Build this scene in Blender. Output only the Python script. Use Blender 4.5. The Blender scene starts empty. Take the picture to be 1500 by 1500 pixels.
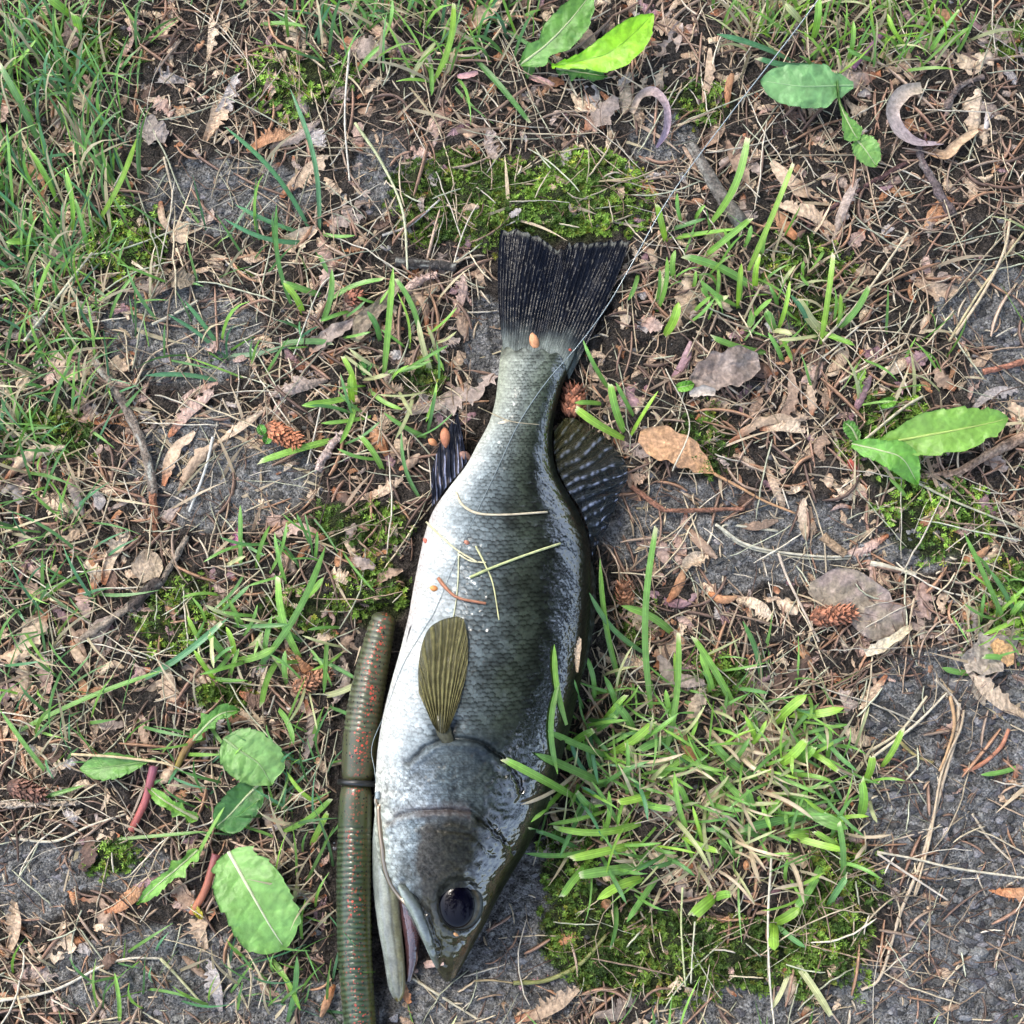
import bpy, math, random
import numpy as np
from mathutils import Vector

# ------------------------------------------------------------------ camera, light, exposure
SC = bpy.context.scene
COL = SC.collection
RNG = np.random.default_rng(11)
random.seed(5)
PX = 0.2 / 1500.0                      # one photograph pixel on the ground, in metres (the frame is 20 cm wide)
FOV = math.radians(40.0)
TILT = math.radians(9.0)
DIST = 0.1 / math.tan(FOV / 2)
CAM = np.array([0.0, -DIST * math.sin(TILT), DIST * math.cos(TILT)])
FWD = np.array([0.0, math.sin(TILT), -math.cos(TILT)])
UPV = np.array([0.0, math.cos(TILT), math.sin(TILT)])
cam_d = bpy.data.cameras.new("camera")
cam_d.sensor_width = 36.0
cam_d.lens = 18.0 / math.tan(FOV / 2)
cam_d.clip_start = 0.005
cam_d.clip_end = 200.0
cam = bpy.data.objects.new("camera", cam_d)
cam.location = CAM
cam.rotation_euler = (TILT, 0, 0)
COL.objects.link(cam)
SC.camera = cam

SUN = Vector((-0.42, 0.40, 0.82)).normalized()
w = bpy.data.worlds.new("World")
SC.world = w
w.use_nodes = True
nt = w.node_tree
nt.nodes.clear()
sky = nt.nodes.new("ShaderNodeTexSky")
sky.sky_type = 'NISHITA'
sky.sun_disc = False
sky.sun_elevation = math.asin(SUN.z)
sky.sun_rotation = math.atan2(SUN.x, SUN.y)
sky.air_density = 1.0
sky.dust_density = 4.0
sky.ozone_density = 1.0
bg = nt.nodes.new("ShaderNodeBackground")
bg.inputs[1].default_value = 0.15
out = nt.nodes.new("ShaderNodeOutputWorld")
hsv = nt.nodes.new("ShaderNodeHueSaturation")
hsv.inputs["Saturation"].default_value = 0.78
nt.links.new(sky.outputs[0], hsv.inputs["Color"])
nt.links.new(hsv.outputs[0], bg.inputs[0])
nt.links.new(bg.outputs[0], out.inputs[0])
sun_d = bpy.data.lights.new("sun", 'SUN')
sun_d.energy = 1.5
sun_d.angle = math.radians(18)
sun_d.color = (1.0, 0.93, 0.82)
sun = bpy.data.objects.new("sun", sun_d)
sun.rotation_euler = SUN.to_track_quat('Z', 'Y').to_euler()
sun.location = (-0.5, 0.5, 1.0)
COL.objects.link(sun)
SC.view_settings.view_transform = 'Standard'
SC.view_settings.look = 'None'
SC.view_settings.exposure = 2.25
SC.view_settings.gamma = 1.0
SC.view_settings.use_curve_mapping = False
SC.render.engine = 'CYCLES'
SC.cycles.max_bounces = 6
SC.cycles.transparent_max_bounces = 6


# ------------------------------------------------------------------ helpers
def W(px, py, z=0.0):
    """World point at height z (photograph pixels) that stands where the photograph shows pixel px, py."""
    px = np.asarray(px, float); py = np.asarray(py, float); z = np.asarray(z, float) * PX
    t = math.tan(FOV / 2)
    nx = (px - 750) / 750 * t
    ny = -(py - 750) / 750 * t
    dx = nx
    dy = FWD[1] + ny * UPV[1]
    dz = FWD[2] + ny * UPV[2]
    lam = (z - CAM[2]) / dz
    return np.stack(np.broadcast_arrays(CAM[0] + lam * dx, CAM[1] + lam * dy, CAM[2] + lam * dz), -1)


def pix_of(x, y):
    """Pixel of a ground point (z = 0)."""
    vx = x - CAM[0]; vy = y - CAM[1]; vz = -CAM[2]
    d = vy * FWD[1] + vz * FWD[2]
    u = vy * UPV[1] + vz * UPV[2]
    t = math.tan(FOV / 2)
    return 750 + 750 * vx / d / t, 750 - 750 * u / d / t


def vnoise(x, y, seed=0):
    x = np.asarray(x, float); y = np.asarray(y, float)
    xi = np.floor(x); yi = np.floor(y)
    fx = x - xi; fy = y - yi
    fx = fx * fx * (3 - 2 * fx); fy = fy * fy * (3 - 2 * fy)
    def h(a, b):
        s = np.sin(a * 127.1 + b * 311.7 + seed * 74.7) * 43758.5453
        return s - np.floor(s)
    return (h(xi, yi) * (1 - fx) + h(xi + 1, yi) * fx) * (1 - fy) + (h(xi, yi + 1) * (1 - fx) + h(xi + 1, yi + 1) * fx) * fy


def fbm(x, y, seed=0, octv=4):
    v = 0; a = 0.5; tot = 0
    for k in range(octv):
        v = v + a * vnoise(x * 2 ** k, y * 2 ** k, seed + k * 13); tot += a; a *= 0.5
    return v / tot


def sstep(a, b, x):
    t = np.clip((x - a) / (b - a), 0, 1)
    return t * t * (3 - 2 * t)


def spline(pts, n):
    """Catmull-Rom through pts, n samples, returned as (n, d)."""
    p = np.asarray(pts, float)
    if len(p) == 2:
        t = np.linspace(0, 1, n)[:, None]
        return p[0] * (1 - t) + p[1] * t
    q = np.vstack([2 * p[0] - p[1], p, 2 * p[-1] - p[-2]])
    s = np.linspace(0, len(p) - 1 - 1e-9, n)
    i = s.astype(int); t = (s - i)[:, None]
    a, b, c, d = q[i], q[i + 1], q[i + 2], q[i + 3]
    return 0.5 * (2 * b + (c - a) * t + (2 * a - 5 * b + 4 * c - d) * t ** 2 + (3 * b - a - 3 * c + d) * t ** 3)


def make_mesh(name, V, F, C=None, extra=None, smooth=True):
    """V (n,3); F a list of (m,3) or (m,4) index arrays; C per-vertex colour."""
    V = np.ascontiguousarray(V, np.float32)
    F = [np.asarray(f, np.int32) for f in (F if isinstance(F, list) else [F]) if len(f)]
    me = bpy.data.meshes.new(name)
    me.vertices.add(len(V)); me.vertices.foreach_set("co", V.ravel())
    loops = np.concatenate([f.ravel() for f in F])
    tot = np.concatenate([np.full(len(f), f.shape[1], np.int32) for f in F])
    start = np.concatenate([[0], np.cumsum(tot)[:-1]]).astype(np.int32)
    me.loops.add(len(loops)); me.loops.foreach_set("vertex_index", loops)
    me.polygons.add(len(tot))
    me.polygons.foreach_set("loop_start", start); me.polygons.foreach_set("loop_total", tot)
    me.polygons.foreach_set("use_smooth", np.full(len(tot), smooth, bool))
    if C is not None:
        C = np.asarray(C, np.float32)
        if C.ndim == 1:
            C = np.tile(C, (len(V), 1))
        C4 = np.ones((len(V), 4), np.float32); C4[:, :3] = np.clip(C[:, :3], 0.001, 1)
        at = me.color_attributes.new("Col", 'FLOAT_COLOR', 'POINT')
        at.data.foreach_set("color", C4.ravel())
    for k, v in (extra or {}).items():
        at = me.attributes.new(k, 'FLOAT', 'POINT')
        at.data.foreach_set("value", np.ascontiguousarray(v, np.float32))
    me.update(calc_edges=True)
    me.validate()
    return me


def obj(name, mesh, mat=None, parent=None):
    o = bpy.data.objects.new(name, mesh)
    COL.objects.link(o)
    if mat is not None and mesh is not None and not mesh.materials:
        mesh.materials.append(mat)
    if parent is not None:
        o.parent = parent
    return o


def tag(o, label=None, cat=None, group=None, kind=None):
    if label: o["label"] = label
    if cat: o["category"] = cat
    if group: o["group"] = group
    if kind: o["kind"] = kind
    return o


def empty(name, loc, label, cat, group=None):
    """An Empty at the thing's base; parts keep world coordinates through child() below."""
    o = bpy.data.objects.new(name, None)
    o.location = loc
    o.empty_display_size = 0.003
    COL.objects.link(o)
    return tag(o, label, cat, group)


def child(name, V, F, C, mat, root, extra=None, smooth=True, label=None, kind=None, origin=None):
    """A part: V is in world coordinates; root may itself be a part."""
    base = np.zeros(3); r = root
    while r is not None:
        base += np.array(r.location); r = r.parent
    V = np.asarray(V, float)
    o = obj(name, make_mesh(name, V - base, F, C, extra, smooth), mat, root)
    if label: o["label"] = label
    if kind: o["kind"] = kind
    return o


def solo(name, V, F, C, mat, label=None, cat=None, group=None, kind=None, smooth=True, extra=None):
    """A thing that is one mesh, its origin at its base."""
    V = np.asarray(V, float)
    o0 = np.array([V[:, 0].mean(), V[:, 1].mean(), V[:, 2].min()])
    o = obj(name, make_mesh(name, V - o0, F, C, extra, smooth), mat)
    o.location = o0
    return tag(o, label, cat, group, kind)


def grid_faces(nu, nv, closed_v=False, base=0):
    i = np.arange(nu - 1)[:, None]; j = np.arange(nv if closed_v else nv - 1)[None, :]
    a = i * nv + j; b = i * nv + (j + 1) % nv
    return (np.stack([a, b, b + nv, a + nv], -1).reshape(-1, 4) + base).astype(np.int32)


class Bag:
    """Collects several shapes into one mesh."""
    def __init__(s): s.V = []; s.F = []; s.C = []; s.n = 0
    def add(s, V, F, C):
        V = np.asarray(V, float)
        C = np.asarray(C, float)
        if C.ndim == 1: C = np.tile(C, (len(V), 1))
        s.V.append(V); s.C.append(C[:, :3])
        for f in (F if isinstance(F, list) else [F]):
            if len(f): s.F.append(np.asarray(f) + s.n)
        s.n += len(V)
    def out(s):
        return np.vstack(s.V), s.F, np.vstack(s.C)


def tube(pts, rad, ns=6, col=(0.3, 0.3, 0.3), caps=True):
    """Tube along world points with radii in metres."""
    p = np.asarray(pts, float); n = len(p)
    rad = np.broadcast_to(np.asarray(rad, float), (n,)) if np.ndim(rad) < 2 else rad
    t = np.gradient(p, axis=0); t /= np.linalg.norm(t, axis=1)[:, None] + 1e-12
    up = np.array([0, 0, 1.0])
    a = np.cross(t, up); l = np.linalg.norm(a, axis=1)
    a[l < 1e-4] = (1, 0, 0); a /= np.linalg.norm(a, axis=1)[:, None]
    b = np.cross(a, t)
    th = np.arange(ns) * 2 * math.pi / ns
    R = rad[:, None] if rad.ndim == 1 else rad
    V = p[:, None, :] + R[:, :, None] * (np.cos(th)[None, :, None] * a[:, None, :] + np.sin(th)[None, :, None] * b[:, None, :])
    V = V.reshape(-1, 3)
    F = [grid_faces(n, ns, True)]
    col = np.asarray(col, float)
    C = np.tile(col, (n * ns, 1)) if col.ndim == 1 else np.repeat(col, ns, axis=0)
    if caps:
        V = np.vstack([V, p[0], p[-1]]); C = np.vstack([C, C[:1], C[-1:]])
        j = np.arange(ns); k = (j + 1) % ns; q = n * ns
        F.append(np.stack([np.full(ns, q), k, j], -1)); F.append(np.stack([np.full(ns, q + 1), j + (n - 1) * ns, k + (n - 1) * ns], -1))
    return V, F, C


# ------------------------------------------------------------------ materials
def mat_col(name, rough=0.6, spec=0.4, transl=0.0, noise=0.25, nscale=900.0, bump=0.15, bscale=1500.0, coat=0.0, sss=0.0, bdist=0.0005):
    m = bpy.data.materials.new(name); m.use_nodes = True
    n = m.node_tree.nodes; L = m.node_tree.links
    p = n["Principled BSDF"]; o = n["Material Output"]
    a = n.new("ShaderNodeAttribute"); a.attribute_name = "Col"
    g = n.new("ShaderNodeNewGeometry")
    tx = n.new("ShaderNodeTexNoise"); tx.inputs["Scale"].default_value = nscale; tx.inputs["Detail"].default_value = 5
    L.new(g.outputs["Position"], tx.inputs["Vector"])
    mr = n.new("ShaderNodeMapRange"); mr.inputs[1].default_value = 0.3; mr.inputs[2].default_value = 0.7
    mr.inputs[3].default_value = 1 - noise; mr.inputs[4].default_value = 1 + noise
    L.new(tx.outputs["Fac"], mr.inputs[0])
    mx = n.new("ShaderNodeVectorMath"); mx.operation = 'SCALE'
    L.new(a.outputs["Color"], mx.inputs[0]); L.new(mr.outputs[0], mx.inputs["Scale"])
    L.new(mx.outputs[0], p.inputs["Base Color"])
    p.inputs["Roughness"].default_value = rough
    p.inputs["Specular IOR Level"].default_value = spec
    p.inputs["Coat Weight"].default_value = coat
    p.inputs["Coat Roughness"].default_value = 0.08
    if sss:
        p.inputs["Subsurface Weight"].default_value = sss
        p.inputs["Subsurface Radius"].default_value = (0.6, 1.0, 0.3)
        p.inputs["Subsurface Scale"].default_value = 0.0015
    if bump:
        t2 = n.new("ShaderNodeTexNoise"); t2.inputs["Scale"].default_value = bscale; t2.inputs["Detail"].default_value = 4
        L.new(g.outputs["Position"], t2.inputs["Vector"])
        b = n.new("ShaderNodeBump"); b.inputs["Strength"].default_value = bump; b.inputs["Distance"].default_value = bdist
        L.new(t2.outputs["Fac"], b.inputs["Height"]); L.new(b.outputs["Normal"], p.inputs["Normal"])
    if transl:
        tr = n.new("ShaderNodeBsdfTranslucent"); ms = n.new("ShaderNodeMixShader"); ms.inputs[0].default_value = transl
        hs = n.new("ShaderNodeHueSaturation"); hs.inputs["Saturation"].default_value = 1.15; hs.inputs["Value"].default_value = 1.3
        L.new(mx.outputs[0], hs.inputs["Color"]); L.new(hs.outputs[0], tr.inputs["Color"])
        L.new(p.outputs[0], ms.inputs[1]); L.new(tr.outputs[0], ms.inputs[2]); L.new(ms.outputs[0], o.inputs[0])
    return m


M_SOIL = mat_col("soil", 0.9, 0.25, noise=0.85, nscale=2300, bump=1.0, bscale=2600, bdist=0.0016)
M_CRUMB = mat_col("soil_crumb", 0.85, 0.3, noise=0.5, nscale=3000, bump=0.5, bscale=4000)
M_GRASS = mat_col("grass_blade", 0.38, 0.5, transl=0.35, noise=0.16, nscale=700, bump=0.1, bscale=2500)
M_LEAF = mat_col("green_leaf", 0.42, 0.45, transl=0.25, noise=0.12, nscale=500, bump=0.3, bscale=1500)
M_MOSS = mat_col("moss", 0.6, 0.3, transl=0.3, noise=0.25, nscale=400, bump=0)
M_DEAD = mat_col("dead_leaf", 0.62, 0.35, transl=0.12, noise=0.35, nscale=1400, bump=0.5, bscale=2200)
M_STRAW = mat_col("straw", 0.55, 0.4, noise=0.3, nscale=900, bump=0.2)
M_BARK = mat_col("bark", 0.85, 0.25, noise=0.55, nscale=1800, bump=0.9, bscale=2500)
M_CONE = mat_col("cone_scale", 0.6, 0.4, noise=0.3, nscale=1500, bump=0.3)

# ------------------------------------------------------------------ fish outline (needed by the ground cover too)
# rows: y, belly edge x, back edge x, half thickness, all in photograph pixels
FISH = np.array([
    (470, 750, 838, 2), (485, 742, 846, 6), (505, 736, 846, 13), (530, 732, 838, 22), (560, 729, 825, 30), (590, 725, 816, 32), (620, 716, 810, 34),
    (650, 700, 808, 37), (680, 684, 812, 41), (700, 669, 819, 44), (725, 650, 833, 48), (750, 634, 847, 53), (780, 623, 859, 59),
    (810, 616, 864, 63), (860, 606, 866, 69), (900, 599, 864, 73), (950, 587, 859, 77), (1000, 573, 850, 79), (1050, 561, 839, 80),
    (1100, 553, 826, 80), (1150, 550, 812, 78), (1200, 549, 794, 74), (1240, 551, 774, 70), (1270, 557, 756, 66), (1295, 570, 741, 62),
    (1320, 588, 727, 57), (1345, 602, 714, 51), (1370, 614, 701, 44), (1395, 627, 688, 35), (1415, 637, 677, 25), (1430, 646, 668, 15), (1438, 653, 661, 6)], float)
FY = FISH[:, 0]


def smooth_col(k):
    """Dense smooth interpolation of one FISH column over y."""
    s = spline(FISH, 900)
    return lambda y: np.interp(y, s[:, 0], s[:, k])


fL, fR, fB = smooth_col(1), smooth_col(2), smooth_col(3)
fZ = lambda y: fB(y) * 0.96 + 3


def fish_top(px, py):
    """Height (pixels) of the fish's upper side at a pixel; NaN off the fish."""
    c = (fL(py) + fR(py)) / 2; a = (fR(py) - fL(py)) / 2
    q = np.abs((px - c) / a)
    z = fZ(py) + fB(py) * np.power(np.clip(1 - q ** 2.2, 0, 1), 1 / 2.2)
    return np.where((q < 1) & (py > 480) & (py < 1436), z, np.nan)


JAW = spline([(574, 1165, 34, 24), (566, 1225, 32, 23), (565, 1290, 29, 22), (570, 1350, 26, 20), (577, 1400, 22, 17.5), (581, 1440, 18, 15), (583, 1458, 16, 10), (584, 1467, 15, 3)], 70)
WORM = spline([(566, 897, 22, 4), (564, 903, 22, 17), (560, 915, 24, 21), (553, 945, 26, 24), (541, 1000, 29, 27.5), (531, 1060, 30, 29), (526, 1110, 30, 28.5), (523, 1147, 30, 25), (521, 1175, 30, 27),
               (519, 1230, 30, 27.5), (518, 1300, 30, 28), (519, 1380, 29, 28), (523, 1450, 29, 27), (529, 1520, 28, 26), (536, 1600, 27, 25), (543, 1690, 25, 22), (548, 1760, 20, 12), (550, 1775, 18, 3)], 900)
TAIL_OUT = [(733, 336), (752, 333), (772, 338), (795, 347), (812, 358), (826, 361), (836, 354), (860, 352), (890, 350), (908, 350), (926, 347)]


def on_fish(px, py, grow=0.0):
    c = (fL(py) + fR(py)) / 2; a = (fR(py) - fL(py)) / 2 + grow
    m = (np.abs(px - c) < a) & (py > 480) & (py < 1436 + grow)
    tail = (py > 340 - grow) & (py <= 500) & (px > 731 - grow) & (px < np.interp(py, [340, 500], [925, 850]) + grow)
    jc = np.interp(py, JAW[:, 1], JAW[:, 0]); jaw = (py > 1165) & (py < 1468 + grow) & (np.abs(px - jc) < 20 + grow)
    return m | tail | jaw


def on_worm(px, py, grow=0.0):
    return (py > 897 - grow) & (np.abs(px - np.interp(py, WORM[:, 1], WORM[:, 0])) < 26 + grow)


# ------------------------------------------------------------------ ground cover maps (pixel space)
BARE = [(330, 290, 130, 55), (560, 255, 40, 60), (270, 490, 110, 75), (330, 690, 130, 85), (975, 205, 50, 40), (1450, 450, 80, 60), (1010, 775, 130, 70), (1160, 790, 130, 60),
        (1400, 1060, 130, 110), (1400, 1220, 130, 140), (1440, 1420, 130, 120), (1300, 1470, 90, 60), (240, 1430, 160, 75), (40, 1290, 70, 60), (170, 1270, 80, 35), (760, 1350, 90, 110),
        (690, 1460, 130, 50), (712, 500, 30, 65), (455, 1480, 120, 40), (1480, 560, 60, 50), (1150, 470, 20, 20), (1060, 820, 60, 50), (1340, 800, 60, 40), (910, 760, 40, 50), (800, 1440, 60, 60), (1090, 1480, 130, 40)]
MOSS = [(660, 290, 75, 62, .6), (760, 305, 95, 62, .66), (855, 290, 78, 66, 1.05), (430, 122, 62, 45, 1.3), (185, 350, 55, 55, 1.2), (258, 900, 62, 58, 1.0), (520, 770, 80, 34, .8), (545, 870, 55, 50, .9),
        (440, 900, 60, 35, .8), (1310, 640, 60, 80, 1.0), (1370, 760, 75, 60, 1.25), (1475, 880, 45, 60, 1.0), (870, 1370, 80, 75, .55), (980, 1400, 100, 60, .62), (1120, 1400, 100, 55, .66), (1220, 1330, 60, 110, .85),
        (1030, 150, 45, 35, .9), (1165, 385, 60, 42, .9), (1030, 650, 50, 48, .7), (165, 1255, 38, 26, .9), (830, 1270, 40, 60, .8), (1190, 460, 40, 30, .8), (330, 1020, 40, 30, .7), (1480, 60, 40, 30, .8), (620, 560, 30, 30, .6), (1050, 990, 50, 30, .7), (930, 900, 30, 40, .6), (70, 640, 70, 40, .6), (120, 60, 60, 40, .7)]


def blob(px, py, cx, cy, rx, ry):
    d = ((px - cx) / rx) ** 2 + ((py - cy) / ry) ** 2
    return np.clip(1.45 - d, 0, 1)


def bare_map(px, py):
    n = fbm(px / 70, py / 70, 3)
    m = np.zeros_like(np.asarray(px, float))
    for b in BARE:
        m = np.maximum(m, blob(px, py, *b))
    far = (np.abs(px - 750) > 800) | (np.abs(py - 750) > 800)
    m = np.where(far, np.maximum(m, sstep(0.55, 0.7, fbm(px / 260, py / 260, 9))), m)
    return np.clip(m * (0.35 + 1.3 * n), 0, 1)


def moss_map(px, py):
    m = np.zeros_like(np.asarray(px, float))
    for b in MOSS:
        m = np.maximum(m, np.clip(blob(px, py, *b[:4]), 0, 1))
    return m


def hgt(px, py):
    """Ground height in pixels."""
    h = (fbm(px / 160, py / 160, 1) - 0.5) * 16 + (fbm(px / 28, py / 28, 2) - 0.5) * 7
    h = h - 5 * bare_map(px, py) + 10 * moss_map(px, py) * fbm(px / 30, py / 30, 6)
    near = on_fish(px, py, 14) | on_worm(px, py, 14)
    return np.where(near, np.minimum(h, 0) - 3, h)


# ------------------------------------------------------------------ ground (one sheet to the horizon)
fine = np.arange(-330, 1831, 3.2)
grow = np.concatenate([np.full(190, 15.0), 1.25 ** np.arange(1, 36) * 15])
axis = np.concatenate([(fine[0] - np.cumsum(grow))[::-1], fine, fine[-1] + np.cumsum(grow)])
gx, gy = np.meshgrid(axis, axis, indexing='ij')
c750 = W(750, 750)
X = (gx - 750) * PX; Y = -(gy - 750) * PX
qx = gx; qy = gy                                     # ground sheet uses flat pixel units; the tilt shift is small and only affects colour patches
ppx, ppy = pix_of(np.clip(X, -.55, .55), np.clip(Y, -.55, .55))
inside = (np.abs(X) < .5) & (np.abs(Y) < .5)
midr = sstep(.3, .48, np.maximum(np.abs(X), np.abs(Y)))[..., None]
ppx = np.where(inside, ppx, gx); ppy = np.where(inside, ppy, gy)
H = hgt(ppx, ppy)
lump = (vnoise(ppx / 17, ppy / 17, 23) ** 3 * 8 + vnoise(ppx / 9, ppy / 9, 21) ** 3 * 7 + vnoise(ppx / 5, ppy / 5, 22) ** 3 * 4.5)
H = H + lump * np.where(inside, 1, 0)
BM = bare_map(ppx, ppy); MM = moss_map(ppx, ppy)
n1 = fbm(ppx / 22, ppy / 22, 31)[..., None]; n2 = fbm(ppx / 6, ppy / 6, 32)[..., None]
soil_c = np.array((0.185, 0.185, 0.182)) * (0.2 + 1.6 * n2) * (0.6 + 0.8 * n1)
humus_c = np.array((0.050, 0.042, 0.036)) * (0.15 + 1.7 * n2)
mossy_c = np.array((0.03, 0.04, 0.012)) * (0.6 + 0.8 * n2)
b3 = sstep(0.2, 0.6, BM)[..., None]; m3 = sstep(0.2, 0.7, MM)[..., None]
gc = (humus_c * (1 - b3) + soil_c * b3) * (1 - m3) + mossy_c * m3
field_c = np.array((0.06, 0.075, 0.03))
gc = gc * (1 - midr) + field_c * np.where(inside[..., None], .5 + n1, 1.0) * midr
gV = np.stack([X, Y, H * PX], -1).reshape(-1, 3)
g = obj("ground", make_mesh("ground", gV, grid_faces(len(axis), len(axis)), gc.reshape(-1, 3)), M_SOIL)
tag(g, "dark grey gritty soil under the leaf litter", "ground", kind='structure')


def place(n, dens, lo=-200, hi=1700, seed=0, clear=6):
    """n random pixel positions with acceptance density dens(px,py)."""
    r = np.random.default_rng(seed); xs = []; ys = []; got = 0
    while got < n:
        px = r.uniform(lo, hi, n * 2); py = r.uniform(lo, hi, n * 2)
        k = (r.random(n * 2) < dens(px, py)) & ~on_fish(px, py, clear) & ~on_worm(px, py, clear)
        xs.append(px[k]); ys.append(py[k]); got += k.sum()
    return np.concatenate(xs)[:n], np.concatenate(ys)[:n]


# soil crumbs
def ico():
    t = (1 + 5 ** .5) / 2
    v = np.array([(-1, t, 0), (1, t, 0), (-1, -t, 0), (1, -t, 0), (0, -1, t), (0, 1, t), (0, -1, -t), (0, 1, -t), (t, 0, -1), (t, 0, 1), (-t, 0, -1), (-t, 0, 1)], float)
    f = np.array([(0, 11, 5), (0, 5, 1), (0, 1, 7), (0, 7, 10), (0, 10, 11), (1, 5, 9), (5, 11, 4), (11, 10, 2), (10, 7, 6), (7, 1, 8), (3, 9, 4), (3, 4, 2), (3, 2, 6), (3, 6, 8), (3, 8, 9), (4, 9, 5), (2, 4, 11), (6, 2, 10), (8, 6, 7), (9, 8, 1)])
    return v / np.linalg.norm(v[0]), f


iv, if_ = ico()


def crumbs(n, seed):
    r = np.random.default_rng(seed)
    px, py = place(n, lambda a, b: np.clip(bare_map(a, b) * 1.2 + 0.05, 0, 1), -150, 1650, seed, 0)
    rad = (1.0 + 4.2 * r.random(n) ** 4 * (1 + (px > 1250) * (py > 900) * 0.5)) * PX * 1.2
    c = W(px, py, hgt(px, py)); c[:, 2] += rad * 0.3
    jit = 1 + (r.random((n, 12, 1)) - .5) * 0.8
    sq = np.stack([1 + r.random(n) * .6, np.ones(n), 0.5 + r.random(n) * .4], -1)[:, None, :]
    V = iv[None] * jit * sq * rad[:, None, None] + c[:, None, :]
    F = (if_[None] + (np.arange(n) * 12)[:, None, None]).reshape(-1, 3)
    tone = 0.04 + 0.17 * r.random(n) ** 1.7
    C = tone[:, None] * np.stack([np.ones(n), 0.97 + .06 * r.random(n), 0.94 + .16 * r.random(n)], -1)
    return V.reshape(-1, 3), F, np.repeat(C, 12, axis=0)


V, F, C = crumbs(24000, 3)
solo("soil_crumbs", V, F, C, M_CRUMB, "loose dark grey soil crumbs and grit on the bare patches", "grit", kind='stuff', smooth=False)

# ------------------------------------------------------------------ the fish
LABELLED = []          # (object, look, noun, px, py, group) labelled at the end
M_FISH = bpy.data.materials.new("fish_skin"); M_FISH.use_nodes = True


def fish_material(m, fin=False, clear=0.0):
    n = m.node_tree.nodes; L = m.node_tree.links
    p = n["Principled BSDF"]; o = n["Material Output"]
    a = n.new("ShaderNodeAttribute"); a.attribute_name = "Col"
    wv = n.new("ShaderNodeAttribute"); wv.attribute_name = "wet"
    g = n.new("ShaderNodeNewGeometry")
    t = n.new("ShaderNodeTexNoise"); t.inputs["Scale"].default_value = 2500; t.inputs["Detail"].default_value = 4
    L.new(g.outputs["Position"], t.inputs["Vector"])
    mr = n.new("ShaderNodeMapRange"); mr.inputs[1].default_value = .3; mr.inputs[2].default_value = .7; mr.inputs[3].default_value = .8; mr.inputs[4].default_value = 1.2
    L.new(t.outputs["Fac"], mr.inputs[0])
    mx = n.new("ShaderNodeVectorMath"); mx.operation = 'SCALE'
    L.new(a.outputs["Color"], mx.inputs[0]); L.new(mr.outputs[0], mx.inputs["Scale"])
    L.new(mx.outputs[0], p.inputs["Base Color"])
    r = n.new("ShaderNodeMapRange"); r.inputs[3].default_value = 0.45; r.inputs[4].default_value = 0.25
    p.inputs['Specular IOR Level'].default_value = 0.07 if not fin else .03
    L.new(wv.outputs["Fac"], r.inputs[0]); L.new(r.outputs[0], p.inputs["Roughness"])
    cw = n.new("ShaderNodeMapRange"); cw.inputs[3].default_value = 0.03; cw.inputs[4].default_value = 1.0
    L.new(wv.outputs["Fac"], cw.inputs[0]); L.new(cw.outputs[0], p.inputs["Coat Weight"])
    p.inputs["Coat Roughness"].default_value = 0.03 if not fin else .15
    p.inputs["Coat IOR"].default_value = 2.0 if not fin else 1.4
    t2 = n.new("ShaderNodeTexNoise"); t2.inputs["Scale"].default_value = 900 if not fin else 1500; t2.inputs["Detail"].default_value = 3
    L.new(g.outputs["Position"], t2.inputs["Vector"])
    b = n.new("ShaderNodeBump"); b.inputs["Strength"].default_value = 0.25; b.inputs["Distance"].default_value = 0.0006
    L.new(t2.outputs["Fac"], b.inputs["Height"]); L.new(b.outputs["Normal"], p.inputs["Normal"])
    t3 = n.new("ShaderNodeTexNoise"); t3.inputs["Scale"].default_value = 260; t3.inputs["Detail"].default_value = 3
    L.new(g.outputs["Position"], t3.inputs["Vector"])
    b3_ = n.new("ShaderNodeBump"); b3_.inputs["Strength"].default_value = 0.5; b3_.inputs["Distance"].default_value = 0.0012
    L.new(t3.outputs["Fac"], b3_.inputs["Height"]); L.new(b3_.outputs["Normal"], p.inputs["Coat Normal"])
    if clear:
        tr = n.new("ShaderNodeBsdfTransparent"); ms = n.new("ShaderNodeMixShader")
        ca = n.new("ShaderNodeAttribute"); ca.attribute_name = "thin"
        L.new(ca.outputs["Fac"], ms.inputs[0])
        L.new(p.outputs[0], ms.inputs[1]); L.new(tr.outputs[0], ms.inputs[2]); L.new(ms.outputs[0], o.inputs[0])


fish_material(M_FISH)
M_FIN = bpy.data.materials.new("fish_fin"); M_FIN.use_nodes = True
fish_material(M_FIN, True, 1.0)

EYE = (674.0, 1325.0, 32.0, 37.0)


def polydist(px, py, pts):
    d = np.full(px.shape, 1e9)
    p = spline(pts, 24)
    for a, b in zip(p[:-1], p[1:]):
        v = b - a; t = np.clip(((px - a[0]) * v[0] + (py - a[1]) * v[1]) / (v @ v), 0, 1)
        d = np.minimum(d, np.hypot(px - a[0] - t * v[0], py - a[1] - t * v[1]))
    return d


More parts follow.
